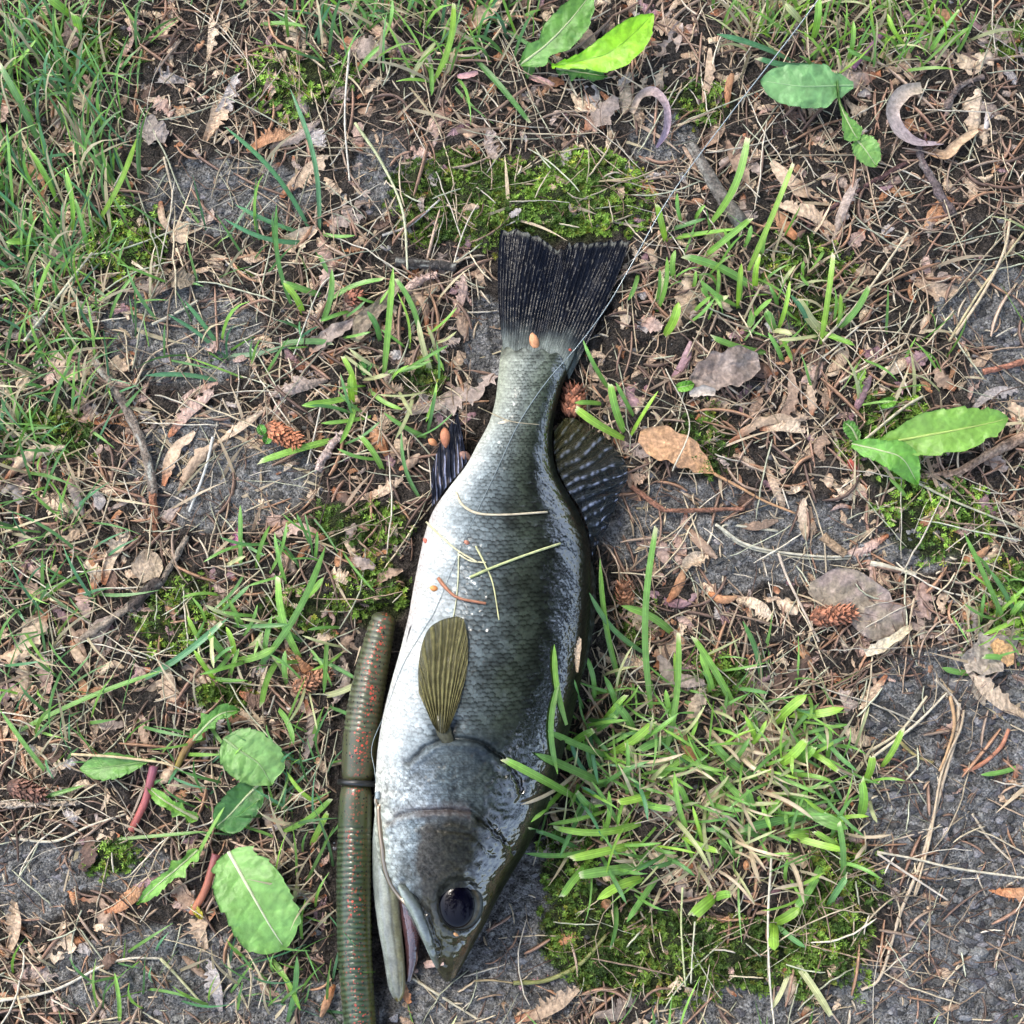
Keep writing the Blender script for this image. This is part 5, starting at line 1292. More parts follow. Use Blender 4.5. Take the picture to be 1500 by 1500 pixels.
rs = np.random.default_rng(77)
HS = [(300, 208, 320, 140, 24, "tan", "feathery"), (360, 222, 430, 196, 20, "orange-brown", "feathery"), (412, 290, 475, 228, 24, "tan", "feathery"), (235, 290, 252, 345, 13, "tan", "chip"), (240, 712, 285, 632, 19, "tan", "serrated"), (262, 720, 318, 650, 21, "tan", "serrated"),
      (318, 648, 385, 602, 14, "pale tan", "serrated"), (246, 640, 312, 575, 22, "pinkish", "feathery"), (5, 704, 96, 655, 20, "pale tan", "serrated"), (92, 690, 122, 756, 17, "grey-brown", "chip"), (132, 745, 146, 722, 26, "greyish", "feathery"), (150, 856, 188, 782, 24, "pale tan", "feathery"),
      (118, 862, 128, 905, 20, "pinkish", "ragged"), (140, 850, 143, 790, 15, "orange-brown", "chip"), (104, 935, 132, 978, 17, "tan", "chip"), (128, 985, 100, 915, 12, "brown", "chip"), (30, 1042, 38, 968, 22, "tan", "feathery"), (0, 962, 58, 940, 26, "tan", "serrated"), (66, 892, 24, 952, 34, "pale tan", "ragged"),
      (70, 1016, 58, 955, 20, "pinkish", "ragged"), (266, 1046, 242, 972, 26, "tan", "feathery"), (446, 1022, 446, 1116, 15, "grey-brown", "feathery"), (598, 606, 726, 550, 32, "grey-brown", "feathery"), (500, 62, 572, 70, 32, "grey-brown", "ragged"), (682, 42, 735, -4, 26, "tan", "serrated"), (1140, 620, 1158, 542, 19, "brown", "serrated"),
      (1068, 648, 1180, 614, 16, "tan", "serrated"), (1110, 628, 1180, 632, 18, "pale tan", "feathery"), (1190, 612, 1186, 556, 17, "tan", "serrated"), (1248, 612, 1278, 545, 15, "purplish", "chip"), (1338, 514, 1290, 548, 18, "pale tan", "serrated"), (978, 882, 1002, 834, 18, "orange-brown", "chip"), (1000, 840, 1034, 812, 24, "pale tan", "feathery"),
      (1004, 770, 1050, 818, 18, "brown", "chip"), (1080, 770, 1140, 762, 14, "brown", "serrated"), (1302, 784, 1238, 812, 18, "pinkish", "feathery"), (1038, 868, 1080, 875, 15, "orange-brown", "chip"), (1078, 878, 1132, 905, 22, "pale tan", "feathery"), (1122, 682, 1146, 742, 16, "tan", "feathery"), (1180, 790, 1178, 730, 14, "pale tan", "ragged"),
      (960, 972, 1032, 1000, 28, "grey-brown", "feathery"), (1298, 988, 1262, 1038, 18, "tan", "feathery"), (1512, 1052, 1420, 984, 24, "pale tan", "feathery"), (1448, 1304, 1520, 1304, 20, "orange-brown", "feathery"), (1200, 290, 1130, 236, 24, "tan", "serrated"), (1228, 338, 1140, 300, 20, "tan", "feathery"), (1165, 350, 1130, 300, 18, "orange-brown", "ragged"),
      (1222, 350, 1256, 262, 19, "grey-brown", "feathery"), (982, 560, 1012, 500, 17, "purplish", "chip"), (752, 1494, 848, 1448, 26, "tan", "feathery"), (150, 1338, 210, 1300, 20, "orange-brown", "feathery"), (8, 1402, 22, 1322, 22, "tan", "feathery"), (322, 1482, 308, 1408, 22, "greyish", "feathery"), (268, 1400, 305, 1434, 15, "brown", "chip"),
      (310, 180, 345, 110, 20, "greyish", "feathery"), (305, 90, 310, 20, 14, "pale tan", "feathery"), (448, 180, 470, 215, 22, "greyish", "feathery"), (395, 215, 470, 175, 16, "grey-brown", "ragged"), (90, 218, 140, 205, 22, "tan", "ragged"), (40, 470, 62, 465, 18, "greyish", "ragged"), (85, 540, 100, 545, 20, "tan", "ragged"), (660, 470, 680, 400, 17, "pinkish", "feathery"),
      (625, 480, 600, 420, 14, "brown", "chip"), (480, 555, 395, 580, 22, "grey-brown", "feathery"), (500, 380, 470, 420, 15, "pinkish", "serrated"), (440, 525, 520, 470, 22, "grey-brown", "ragged"), (560, 480, 500, 420, 20, "tan", "ragged"), (585, 690, 615, 665, 17, "brown", "chip"), (520, 730, 590, 700, 18, "tan", "feathery"), (505, 820, 550, 830, 18, "grey-brown", "ragged"),
      (545, 860, 590, 835, 14, "brown", "ragged"), (500, 960, 490, 1030, 18, "grey-brown", "feathery"), (350, 1015, 395, 1025, 22, "dark brown", "feathery"), (260, 1120, 232, 1150, 16, "tan", "ragged"), (230, 1170, 262, 1140, 17, "pinkish", "feathery"), (290, 1330, 260, 1290, 26, "brown", "ragged"), (120, 1275, 132, 1225, 24, "dark brown", "ragged"), (170, 1390, 150, 1420, 20, "dark brown", "ragged"),
      (490, 1440, 470, 1490, 15, "orange-brown", "chip"), (605, 1425, 650, 1412, 14, "pinkish", "chip"), (600, 1470, 590, 1440, 12, "orange-brown", "ragged"), (865, 85, 858, 40, 26, "tan", "serrated"), (960, 60, 900, 50, 22, "tan", "chip"), (1030, 150, 1040, 70, 16, "tan", "serrated"), (1065, 158, 1075, 100, 13, "orange-brown", "chip"), (735, 240, 715, 190, 20, "grey-brown", "feathery"),
      (850, 185, 900, 140, 30, "grey-brown", "ragged"), (675, 312, 702, 303, 14, "tan", "chip"), (745, 318, 763, 306, 10, "greyish", "ragged"), (1065, 205, 1100, 270, 22, "brown", "serrated"), (1330, 545, 1360, 520, 24, "purplish", "ragged"), (1400, 570, 1370, 540, 20, "brown", "ragged"), (1425, 600, 1490, 570, 18, "greyish", "feathery"), (1350, 770, 1400, 750, 18, "brown", "ragged"),
      (985, 480, 1010, 400, 34, "tan", "ragged"), (940, 465, 970, 480, 22, "pinkish", "ragged"), (1020, 260, 1000, 215, 14, "brown", "chip"), (1405, 820, 1450, 800, 14, "orange-brown", "chip"), (1160, 935, 1190, 985, 16, "orange-brown", "chip"), (1150, 1010, 1185, 960, 22, "dark brown", "ragged"), (1245, 1060, 1230, 1010, 20, "grey-brown", "feathery"), (985, 1010, 965, 960, 22, "grey-brown", "serrated"),
      (1010, 1060, 1030, 1005, 22, "pale tan", "ragged"), (1020, 1120, 985, 1065, 18, "orange-brown", "chip"), (1120, 1080, 1170, 1090, 16, "tan", "chip"), (1060, 1160, 1030, 1210, 18, "tan", "chip"), (900, 1170, 850, 1200, 20, "greyish", "feathery"), (880, 1330, 895, 1320, 18, "orange-brown", "chip"), (1030, 1290, 1045, 1280, 14, "pale tan", "chip"), (845, 985, 850, 935, 11, "pale tan", "feathery")]
for (x0, y0, x1, y1, wd, look, form) in HS:
    L_ = math.hypot(x1 - x0, y1 - y0); bd = rs.uniform(-.16, .16) * L_
    hx_, hy_ = (x0 + x1) / 2 - (y1 - y0) / L_ * bd, (y0 + y1) / 2 + (x1 - x0) / L_ * bd
    zs = hgt(np.array([x0, hx_, x1], float), np.array([y0, hy_, y1], float)) + np.array([rs.uniform(4, 9), rs.uniform(10, 16), rs.uniform(6, 14)])
    fz_ = fish_top(np.array([x0, hx_, x1], float), np.array([y0, hy_, y1], float))
    zs = np.where(np.isnan(fz_), zs, fz_ + 4) if not np.all(np.isnan(fz_)) else zs
    scrap([(x0, y0, zs[0]), (hx_, hy_, zs[1]), (x1, y1, zs[2])], wd, look, form, rs)


def litter_dens(a, b):
    return np.clip((1.05 - bare_map(a, b) * 1.05) * (1 - .5 * moss_map(a, b)), .03, 1)


bagS = Bag()
NS = 3400
px, py = place(NS, litter_dens, -260, 1760, 88, 10)
inframe = (px > -5) & (px < 1505) & (py > -5) & (py < 1505)
LOOKS = ["pale tan", "pale tan", "pale tan", "tan", "tan", "tan", "orange-brown", "brown", "brown", "grey-brown", "grey-brown", "dark brown", "pinkish", "pinkish", "purplish", "greyish"]
FORMS = ["feathery", "feathery", "serrated", "chip", "chip", "ragged", "ragged"]
for i in range(NS):
    L_ = rs.uniform(26, 74) if i < 900 else rs.uniform(14, 42)
    th = rs.uniform(0, 6.28); bd = rs.uniform(-.3, .3) * L_
    x0, y0 = px[i] - L_ / 2 * math.cos(th), py[i] - L_ / 2 * math.sin(th); x1, y1 = 2 * px[i] - x0, 2 * py[i] - y0
    if on_fish(np.array([x0, x1]), np.array([y0, y1]), 4).any() or on_worm(np.array([x0, x1]), np.array([y0, y1]), 4).any(): continue
    hx_, hy_ = px[i] - math.sin(th) * bd, py[i] + math.cos(th) * bd
    z0 = hgt(np.array([x0, hx_, x1]), np.array([y0, hy_, y1])) + np.array([rs.uniform(1, 7), rs.uniform(3, 9), rs.uniform(1, 8)])
    mid = [(x0, y0, z0[0]), (hx_, hy_, z0[1]), (x1, y1, z0[2])]
    wd = L_ * rs.uniform(.22, .5); look = str(rs.choice(LOOKS)); form = str(rs.choice(FORMS))
    if inframe[i] and L_ > 30 and NPIECES["scrap"] < 298:
        scrap(mid, wd, look, form, rs)
    else:
        bagS.add(*scrap_mesh(mid, wd, look, form, rs))
V, F, C = bagS.out()
solo("leaf_litter", V, F, C, M_DEAD, "small crumbled brown leaf fragments making up the rest of the litter", "leaf litter", kind='stuff', smooth=False)


# special leaves
def dead_leaf(mid, wl, wr, prof, col, col2, label, seed, crumple=10, stalk_pts=None, cat="dead leaf", z=10, hole=0.0):
    r = np.random.default_rng(seed); n, nac = 50, 25
    P = spline([(q[0], q[1], q[2] if len(q) > 2 else z) for q in mid], n); s = np.linspace(0, 1, n)
    t = np.gradient(P[:, :2], axis=0); t /= np.linalg.norm(t, axis=1)[:, None]
    pr = np.array(prof, float); b = np.interp(s, pr[:, 0], pr[:, 1])
    u = np.linspace(-1, 1, nac)
    L_ = b * wl * (1 + .45 * (vnoise(s * 9, 0 * s, seed) - .5)); R_ = b * wr * (1 + .45 * (vnoise(s * 9, 0 * s + 5, seed) - .5))
    off = np.where(u[None] < 0, u[None] * L_[:, None], u[None] * R_[:, None])
    gx_ = P[:, 0:1] - t[:, 1:2] * off; gy_ = P[:, 1:2] + t[:, 0:1] * off
    zz = P[:, 2:3] + (fbm(gx_ / 22, gy_ / 22, seed) - .5) * crumple * 2 + np.abs(u)[None] * crumple * .35
    sv = np.mod(s[:, None] * 6 - np.abs(u)[None] * .9, 1.0); vein = np.exp(-((sv - .5) / .08) ** 2)
    zz = zz + vein * 1.2
    k = sstep(.35, .65, fbm(gx_ / 18, gy_ / 18, seed + 2))[..., None]
    C = np.array(col)[None, None] * k + np.array(col2)[None, None] * (1 - k)
    C = C * (.75 + .5 * fbm(gx_ / 4, gy_ / 4, seed + 3))[..., None] * (1 + .25 * vein[..., None])
    C = C * (1 + .35 * np.exp(-(u / .06) ** 2))[None, :, None]
    V1 = W(gx_, gy_, zz + .6); V2 = W(gx_, gy_, zz - .6); q = n * nac; F1 = grid_faces(n, nac); i = np.arange(n - 1) * nac
    rim = [np.stack([i, i + nac, i + nac + q, i + q], -1)[:, ::-1], np.stack([i, i + nac, i + nac + q, i + q], -1) + nac - 1]
    root = empty("dead_leaf", W(P[n // 2, 0], P[n // 2, 1], 0), label, cat)
    child("leaf_blade", np.vstack([V1.reshape(-1, 3), V2.reshape(-1, 3)]), [F1, F1[:, ::-1] + q] + rim, np.vstack([C.reshape(-1, 3)] * 2), M_DEAD, root)
    if stalk_pts:
        p = spline(stalk_pts, 24)
        V, F, C = tube(W(p[:, 0], p[:, 1], p[:, 2]), np.linspace(2.4, 1.6, 24) * PX, 7, np.array(col) * .8)
        child("leaf_stalk", V, F, C, M_STRAW, root)


dead_leaf([(1046, 694, 12), (1018, 672, 18), (985, 652, 22), (936, 640, 18)], 26, 25, [(0, .04), (.15, .42), (.4, .85), (.7, 1), (.9, .75), (1, .3)], (.50, .29, .15), (.42, .25, .14), "smooth tan leaf with a long stalk beside the fish's dorsal fin", 701, 5, [(1046, 694, 12), (1080, 712, 12), (1120, 734, 10), (1165, 752, 6)])
dead_leaf([(1012, 560, 14), (1040, 545, 26), (1075, 535, 30), (1112, 528, 18)], 26, 32, [(0, .3), (.25, .75), (.5, 1), (.8, .9), (1, .4)], (.27, .22, .19), (.20, .155, .13), "grey curled leaf under the short grass by the purplish chip", 702, 11)
dead_leaf([(1185, 860, 10), (1230, 870, 13), (1275, 900, 13), (1320, 930, 10)], 44, 36, [(0, .2), (.15, .6), (.4, .9), (.7, 1), (.9, .7), (1, .35)], (.24, .20, .15), (.27, .215, .19), "torn purple-grey leaf on bare soil carrying the crumbly cone", 703, 5)
dead_leaf([(1268, 958, 12), (1295, 945, 18), (1335, 918, 14)], 9, 8, [(0, .7), (.3, 1), (.7, .9), (1, .5)], (.55, .46, .30), (.62, .54, .40), "folded pale yellowish edge strip of the torn purple-grey leaf", 704, 3)
dead_leaf([(1412, 975, 8), (1440, 965, 12), (1468, 955, 14), (1485, 960, 10)], 34, 26, [(0, .4), (.3, .9), (.6, 1), (1, .6)], (.34, .29, .23), (.27, .23, .19), "crumpled grey leaf lying on soil near the frame's edge", 705, 8)
dead_leaf([(1455, 940, 16), (1470, 955, 18), (1480, 975, 14)], 15, 13, [(0, .5), (.5, 1), (1, .4)], (.55, .33, .15), (.50, .31, .15), "small tan leaf piece over the crumpled grey leaf", 706, 3)
dead_leaf([(1430, 1000, 8), (1436, 1015, 9), (1442, 1034, 7)], 11, 11, [(0, .8), (.5, 1), (1, .15)], (.27, .23, .18), (.22, .19, .15), "small pointed grey leaf end under the frayed pale scrap", 707, 3)
dead_leaf([(200, 845, 12), (215, 830, 15), (238, 826, 14)], 24, 22, [(0, .5), (.4, 1), (.8, .9), (1, .3)], (.33, .26, .18), (.28, .22, .16), "tan crumpled leaf held under the rough slanting twig", 708, 7)
dead_leaf([(520, 500, 14), (535, 470, 18), (565, 440, 20), (590, 405, 14)], 17, 13, [(0, .4), (.3, 1), (.5, .7), (.8, .5), (1, .2)], (.26, .21, .14), (.19, .15, .11), "olive-brown shrivelled leaf trailing under the slender grass", 709, 6)
dead_leaf([(205, 190, 10), (225, 192, 13), (245, 200, 10)], 22, 20, [(0, .4), (.4, 1), (1, .4)], (.26, .22, .20), (.21, .18, .16), "flat grey leaf on soil beside the lawn grass", 710, 5)
dead_leaf([(250, 400, 10), (265, 408, 14), (285, 410, 10)], 16, 16, [(0, .4), (.4, 1), (1, .4)], (.21, .17, .12), (.17, .14, .10), "small olive-grey leaf lying above the cracked bare soil", 711, 5)
dead_leaf([(95, 75, 10), (105, 55, 16), (100, 30, 12)], 18, 15, [(0, .4), (.5, 1), (1, .3)], (.20, .14, .12), (.16, .11, .09), "dark brown leaf under the broad blade in the lawn corner", 712, 6)


def ribbon(pts, wd, col0, col1, label, name, cat, seed, twist=0.0, thick=.7):
    p = spline(pts, 60); n = 60; s = np.linspace(0, 1, n)
    t = np.gradient(p[:, :2], axis=0); t /= np.linalg.norm(t, axis=1)[:, None]
    wv = wd * (.35 + .65 * np.sin(np.clip(s * .92 + .06, 0, 1) * math.pi) ** .6) * (1 + .3 * (vnoise(s * 8, 0 * s, seed) - .5))
    u = np.linspace(-1, 1, 7)
    off = u[None] * wv[:, None] / 2
    tw = twist * s[:, None]
    gx_ = p[:, 0:1] - t[:, 1:2] * off * np.cos(tw); gy_ = p[:, 1:2] + t[:, 0:1] * off * np.cos(tw)
    zz = p[:, 2:3] + off * np.sin(tw) + np.abs(u)[None] ** 2 * wd * .2
    k = fbm(gx_ / 10, gy_ / 10, seed)[..., None]
    C = (np.array(col0) * (1 - s[:, None, None]) + np.array(col1) * s[:, None, None]) * (.7 + .6 * k)
    V1 = W(gx_, gy_, zz + thick); V2 = W(gx_, gy_, zz - thick); q = n * 7; F1 = grid_faces(n, 7); i = np.arange(n - 1) * 7
    rim = [np.stack([i, i + 7, i + 7 + q, i + q], -1)[:, ::-1], np.stack([i, i + 7, i + 7 + q, i + q], -1) + 6]
    solo(name, np.vstack([V1.reshape(-1, 3), V2.reshape(-1, 3)]), [F1, F1[:, ::-1] + q] + rim, np.vstack([C.reshape(-1, 3)] * 2), M_DEAD, label, cat)


ribbon([(1350, 128, 16), (1325, 135, 24), (1308, 160, 30), (1318, 190, 28), (1345, 208, 20), (1382, 210, 12)], 24, (.50, .42, .32), (.40, .33, .38), "curled pale strip of bark-like leaf shaped like a hook", "curled_strip", "curled leaf", 721, 1.2)
ribbon([(1358, 220, 10), (1385, 226, 14), (1405, 208, 16), (1432, 190, 12)], 15, (.42, .27, .16), (.48, .36, .24), "pale tan scrap joined below the hook-shaped curled strip", "curled_strip", "curled leaf", 722, .5)
ribbon([(925, 165, 8), (938, 140, 16), (958, 134, 22), (976, 155, 24), (976, 190, 16), (962, 216, 8)], 14, (.38, .30, .22), (.44, .33, .42), "lilac dried curl arching over dark soil", "curled_strip", "curled leaf", 723, .8)
ribbon([(1048, 575, 26), (1030, 572, 30), (1010, 578, 22)], 16, (.46, .40, .34), (.50, .44, .38), "torn whitish flap on the grey curled leaf", "curled_strip", "curled leaf", 724, .4)
ribbon([(670, 112, 12), (685, 110, 14), (700, 106, 10)], 9, (.55, .32, .32), (.50, .30, .30), "short pink stem piece behind the lobed dandelion leaves", "stem_piece", "stem piece", 725)
ribbon([(775, 112, 10), (795, 118, 13), (812, 124, 8)], 9, (.52, .30, .27), (.50, .33, .28), "short salmon-pink stem piece below the lime leaf", "stem_piece", "stem piece", 726)
ribbon([(340, 800, 10), (346, 785, 14), (352, 770, 10)], 12, (.34, .10, .20), (.30, .13, .18), "magenta leaf shred on soil near the crossing grass", "leaf_shred", "leaf shred", 727)
ribbon([(1243, 673, 10), (1250, 684, 12), (1256, 692, 8)], 10, (.35, .07, .05), (.30, .07, .05), "dark red bud at the foot of the long-leaved dandelion", "red_bud", "bud", 728)

# ------------------------------------------------------------------ needles, straw, husks
def strands(n, dens, seed, lmin, lmax, rmin, rmax, bend, cols, zmax, k=6, kink=0.0, lo=-170, hi=1670, pw=1.6):
    r = np.random.default_rng(seed)
    px, py = place(n, dens, lo, hi, seed, 3)
    l = lmin + (lmax - lmin) * r.random(n) ** pw
    th = r.uniform(0, 6.28, n); b = r.normal(0, bend, n) * l
    s = np.linspace(-.5, .5, k)[None]
    dx, dy = np.cos(th)[:, None], np.sin(th)[:, None]
    arc = b[:, None] * (4 * s ** 2) + r.normal(0, kink, (n, k)) * l[:, None]
    x = px[:, None] + dx * s * l[:, None] - dy * arc; y = py[:, None] + dy * s * l[:, None] + dx * arc
    bad = (on_fish(x, y, 1) | on_worm(x, y, 2)).any(1)
    ok = ~bad
    x, y, l, px, py = x[ok], y[ok], l[ok], px[ok], py[ok]; n = len(l)
    z = hgt(x, y) + 1.5 + r.uniform(0, zmax, n)[:, None] + (r.normal(0, .05, n) * l)[:, None] * s + np.abs(r.normal(0, .03, n) * l)[:, None] * (1 - 4 * s ** 2)
    z = np.maximum(z, hgt(x, y) + .6)
    rad = r.uniform(rmin, rmax, n)
    P = W(x, y, z)
    t = np.gradient(P, axis=1); t /= np.linalg.norm(t, axis=2)[..., None] + 1e-12
    a = np.cross(t, np.array([0, 0, 1.0])); a /= np.linalg.norm(a, axis=2)[..., None] + 1e-9
    b2 = np.cross(a, t)
    tp = np.concatenate([[.55], np.ones(k - 2), [.45]])
    R_ = (rad[:, None] * tp[None])[..., None] * PX
    ang = [math.pi / 2, math.pi * 7 / 6, math.pi * 11 / 6]
    V = np.stack([P + R_ * (math.cos(q) * a + math.sin(q) * b2) for q in ang], 2)
    ci = r.integers(0, len(cols), n)
    C = np.array(cols)[ci][:, None, None] * r.uniform(.65, 1.2, n)[:, None, None, None] * r.uniform(.9, 1.1, (n, k, 1, 1)) + np.zeros((n, k, 3, 3))
    return V, C, l, px, py, rad, ci


def scatter(name, stuff_name, data, k, mat, nind, noun, cat, group, lookf, stuff_label):
    V, C, l, px, py, rad, ci = data
    F0 = np.vstack([grid_faces(k, 3, True), ])
    n = len(l)
    vis = (px > 5) & (px < 1495) & (py > 5) & (py < 1495)
    idx = np.argsort(-(l * rad * vis))[:nind]
    keep = np.ones(n, bool); keep[idx] = False
    for i in idx:
        o = solo(name, V[i].reshape(-1, 3), F0, C[i].reshape(-1, 3), mat, None, cat, group)
        LABELLED.append((o, lookf(l[i], ci[i]), noun, px[i], py[i]))
    m = keep.sum()
    F = (F0[None] + (np.arange(m) * k * 3)[:, None, None]).reshape(-1, 4)
    solo(stuff_name, V[keep].reshape(-1, 3), F, C[keep].reshape(-1, 3), mat, stuff_label, cat, kind='stuff')


ndens = lambda a, b: np.clip((1.0 - .85 * bare_map(a, b)) * (1 - .75 * moss_map(a, b)) * (.4 + 1.2 * fbm(a / 90, b / 90, 171)), .04, 1)
NC = [(.33, .20, .14), (.40, .23, .14), (.28, .18, .13), (.38, .28, .21), (.17, .11, .085)]
scatter("needle", "fallen_needles", strands(2000, ndens, 31, 38, 95, 1.8, 3.4, .09, NC, 9), 6, M_STRAW, 280, "spruce needle", "needle", "brown spruce needles in the litter",
        lambda l, c: ("long " if l > 82 else "short " if l < 62 else "") + ["reddish-brown", "rusty orange-brown", "brown", "dull brown", "dark brown"][c], "brown fallen spruce needles too many to count")
sdens = lambda a, b: np.clip((.8 - .5 * bare_map(a, b)) * (1 - .25 * moss_map(a, b)) * (.4 + 1.2 * fbm(a / 110, b / 110, 172)), .07, 1)
STC = [(.58, .49, .34), (.62, .56, .45), (.48, .40, .28), (.36, .26, .18), (.46, .47, .34)]
scatter("straw", "dead_grass_straw", strands(3800, sdens, 32, 30, 170, .5, 1.7, .045, STC, 13, 9, .006, pw=2.2), 9, M_STRAW, 290, "dead grass straw", "straw", "dead grass straws",
        lambda l, c: ("long " if l > 135 else "short " if l < 95 else "") + ["pale yellow", "whitish", "dull tan", "brown", "greenish grey"][c], "thin dead grass straws too many to count")
V, C, l, px_, py_, rad, ci = strands(6500, lambda a, b: np.clip(1 - .75 * bare_map(a, b), .1, 1) * (1 - .5 * moss_map(a, b)), 37, 10, 42, .8, 2.4, .08, [(.36, .25, .17), (.48, .38, .26), (.26, .16, .11), (.56, .48, .36), (.18, .12, .09)], 8, 5, .01)
F = (grid_faces(5, 3, True)[None] + (np.arange(len(l)) * 15)[:, None, None]).reshape(-1, 4)
solo("litter_bits", V.reshape(-1, 3), F, C.reshape(-1, 3), M_STRAW, "short broken bits of stems and needles strewn between the leaf scraps", "litter", kind='stuff')
V, C, l, px_, py_, rad, ci = strands(1400, lambda a, b: np.clip(.75 - .3 * bare_map(a, b), .2, 1), 33, 40, 170, .5, 1.0, .16, [(.10, .06, .045), (.16, .10, .07), (.30, .24, .17), (.07, .045, .04)], 12, 10, .014)
F = (grid_faces(10, 3, True)[None] + (np.arange(len(l)) * 30)[:, None, None]).reshape(-1, 4)
solo("fine_rootlets", V.reshape(-1, 3), F, C.reshape(-1, 3), M_STRAW, "hair-thin dark rootlets and fibres tangled through the litter", "rootlets", kind='stuff')


# hero straws: (points px with z, radius px, colour, label)
def straw_hero(pts, rad, col, label, lift=6, on=False, name="straw", col2=None, mat=None):
    p = spline(pts, 36)
    z = hgt(p[:, 0], p[:, 1]) + lift if p.shape[1] == 2 else p[:, 2]
    f = fish_top(p[:, 0], p[:, 1])
    z = np.where(np.isnan(f), z, f + rad + (1 if not on else .6))
    s = np.linspace(0, 1, 36)[:, None]
    V, F, C = tube(W(p[:, 0], p[:, 1], z), rad * .85 * PX * np.linspace(1, .7, 36) * (1 + .25 * (vnoise(np.arange(36) / 4, np.arange(36) * 0., int(rad * 10)) - .5)), 7, (np.array(col) * (1 - s) + np.array(col2 or col) * s) * np.array((.86, .82, .76)))
    solo(name, V, F, C, mat or M_STRAW, label, {"needle": "needle", "straw": "straw"}.get(name, "straw"), {"needle": "brown spruce needles in the litter"}.get(name, "dead grass straws"))


straw_hero([(668, 722), (678, 740), (700, 752), (740, 754), (802, 750)], 2.2, (.55, .50, .38), "pale curved straw lying across the fish's flank behind the anal fin", on=True)
straw_hero([(688, 846), (720, 832), (770, 813), (821, 796)], 2.4, (.40, .48, .22), "greenish straight stem lying across the fish's mid flank", on=True, col2=(.5, .55, .3))
straw_hero([(697, 800), (710, 826), (722, 855), (731, 908)], 1.5, (.50, .53, .30), "thin yellowish bent stem across the fish's mid flank, hanging lowest", on=True)
straw_hero([(672, 808), (671, 850), (668, 880), (664, 905)], 1.3, (.48, .52, .36), "thin straight stem running down the fish to the pectoral fin tip", on=True)
straw_hero([(624, 764), (645, 785), (670, 806), (700, 824)], 1.8, (.52, .52, .36), "pale straw crossing from the belly edge onto the fish's flank", on=True)
straw_hero([(672, 812), (690, 822), (712, 824)], 1.4, (.54, .54, .38), "short straw crossing the tangle of stems on the fish", on=True)
straw_hero([(642, 847), (654, 862), (672, 876), (712, 884)], 3.2, (.30, .13, .075), "reddish-brown needle lying on the fish above the pectoral fin", on=True, name="needle")
straw_hero([(700, 596), (730, 610), (752, 618), (790, 622)], .9, (.40, .36, .26), "hair-thin straw stuck to the fish's tail stalk", on=True)
straw_hero([(1405, 1030), (1400, 1080), (1380, 1150), (1350, 1260), (1318, 1340), (1290, 1430), (1262, 1450)], 3.4, (.50, .43, .34), "longest pale stalk of the bundle lying on bare soil beside the clump", 8)
straw_hero([(1412, 1040), (1406, 1070), (1380, 1130), (1362, 1230), (1340, 1310), (1350, 1290)], 2.4, (.46, .38, .28), "second stalk of the pale bundle, splitting off where it bends", 12)
straw_hero([(1392, 1020), (1398, 1060), (1388, 1100), (1376, 1130)], 3.2, (.42, .28, .16), "tan sheath at the upper end of the pale stalk bundle", 13)
straw_hero([(1370, 995), (1395, 1020), (1408, 1040)], 3, (.46, .43, .38), "pale stem leading into the upper end of the stalk bundle", 9)
straw_hero([(1285, 1248), (1340, 1258), (1400, 1272), (1500, 1286), (1560, 1295)], 2.2, (.55, .52, .42), "long whitish straw crossing the pale bundle on bare soil", 15)
straw_hero([(1285, 1250), (1330, 1280), (1388, 1318)], 2.2, (.55, .50, .44), "whitish straw slanting down across the pale bundle", 16)
straw_hero([(1304, 1232), (1340, 1222), (1366, 1214)], 1.8, (.44, .38, .32), "short pale straw beside the pale bundle above the crossing", 6)
straw_hero([(1424, 1192), (1450, 1230), (1484, 1264)], 2.4, (.46, .41, .33), "short grey straw alone on the bare soil beyond the bundle", 6)
straw_hero([(1412, 1130), (1440, 1118), (1466, 1094), (1478, 1068)], 4.2, (.42, .19, .12), "thick reddish curved needle on bare soil near the frayed pale scrap", 7, name="needle")
straw_hero([(1317, 1085), (1340, 1106), (1368, 1118)], 3.2, (.36, .32, .14), "olive-yellow curved needle on the dark soil beside the big clump", 7, name="needle")
straw_hero([(1280, 1115), (1310, 1112), (1330, 1124)], 2.6, (.25, .13, .10), "dull curved needle at the soil edge of the big clump", 6, name="needle")
straw_hero([(1275, 1100), (1320, 1070), (1358, 1020)], 3, (.52, .48, .36), "pale stiff stem pointing from the big clump over bare soil", 10)
straw_hero([(1280, 1108), (1340, 1062), (1388, 1014)], 2.6, (.56, .52, .42), "longer whitish stem beside the pale stiff stem", 12)
straw_hero([(1350, 1440), (1400, 1412), (1450, 1390), (1510, 1375)], 2.6, (.24, .15, .10), "dull brown root lying on the gritty soil corner", 4)
straw_hero([(1130, 1255), (1125, 1350), (1128, 1440), (1135, 1510)], 2, (.58, .56, .48), "upright whitish straw crossing the lower edge of the big clump", 26)
straw_hero([(1000, 1300), (998, 1360), (1004, 1445)], 1.8, (.44, .50, .28), "thin greenish straw over the moss below the big clump", 20)
straw_hero([(1018, 1350), (1014, 1400), (1012, 1440)], 1.6, (.52, .54, .42), "short pale straw hanging over the moss below the big clump", 20)
straw_hero([(752, 1440), (800, 1436), (850, 1412), (888, 1370)], 4, (.20, .22, .08), "olive curved grass stem on the soil beyond the fish's snout", 9)
straw_hero([(695, 1437), (720, 1436), (752, 1440)], 2, (.30, .25, .15), "thin end of the olive curved stem by the snout", 8)
straw_hero([(603, 1432), (650, 1462), (708, 1498)], 2.6, (.48, .46, .36), "pale straw running from the lower jaw tip across the soil", 6)
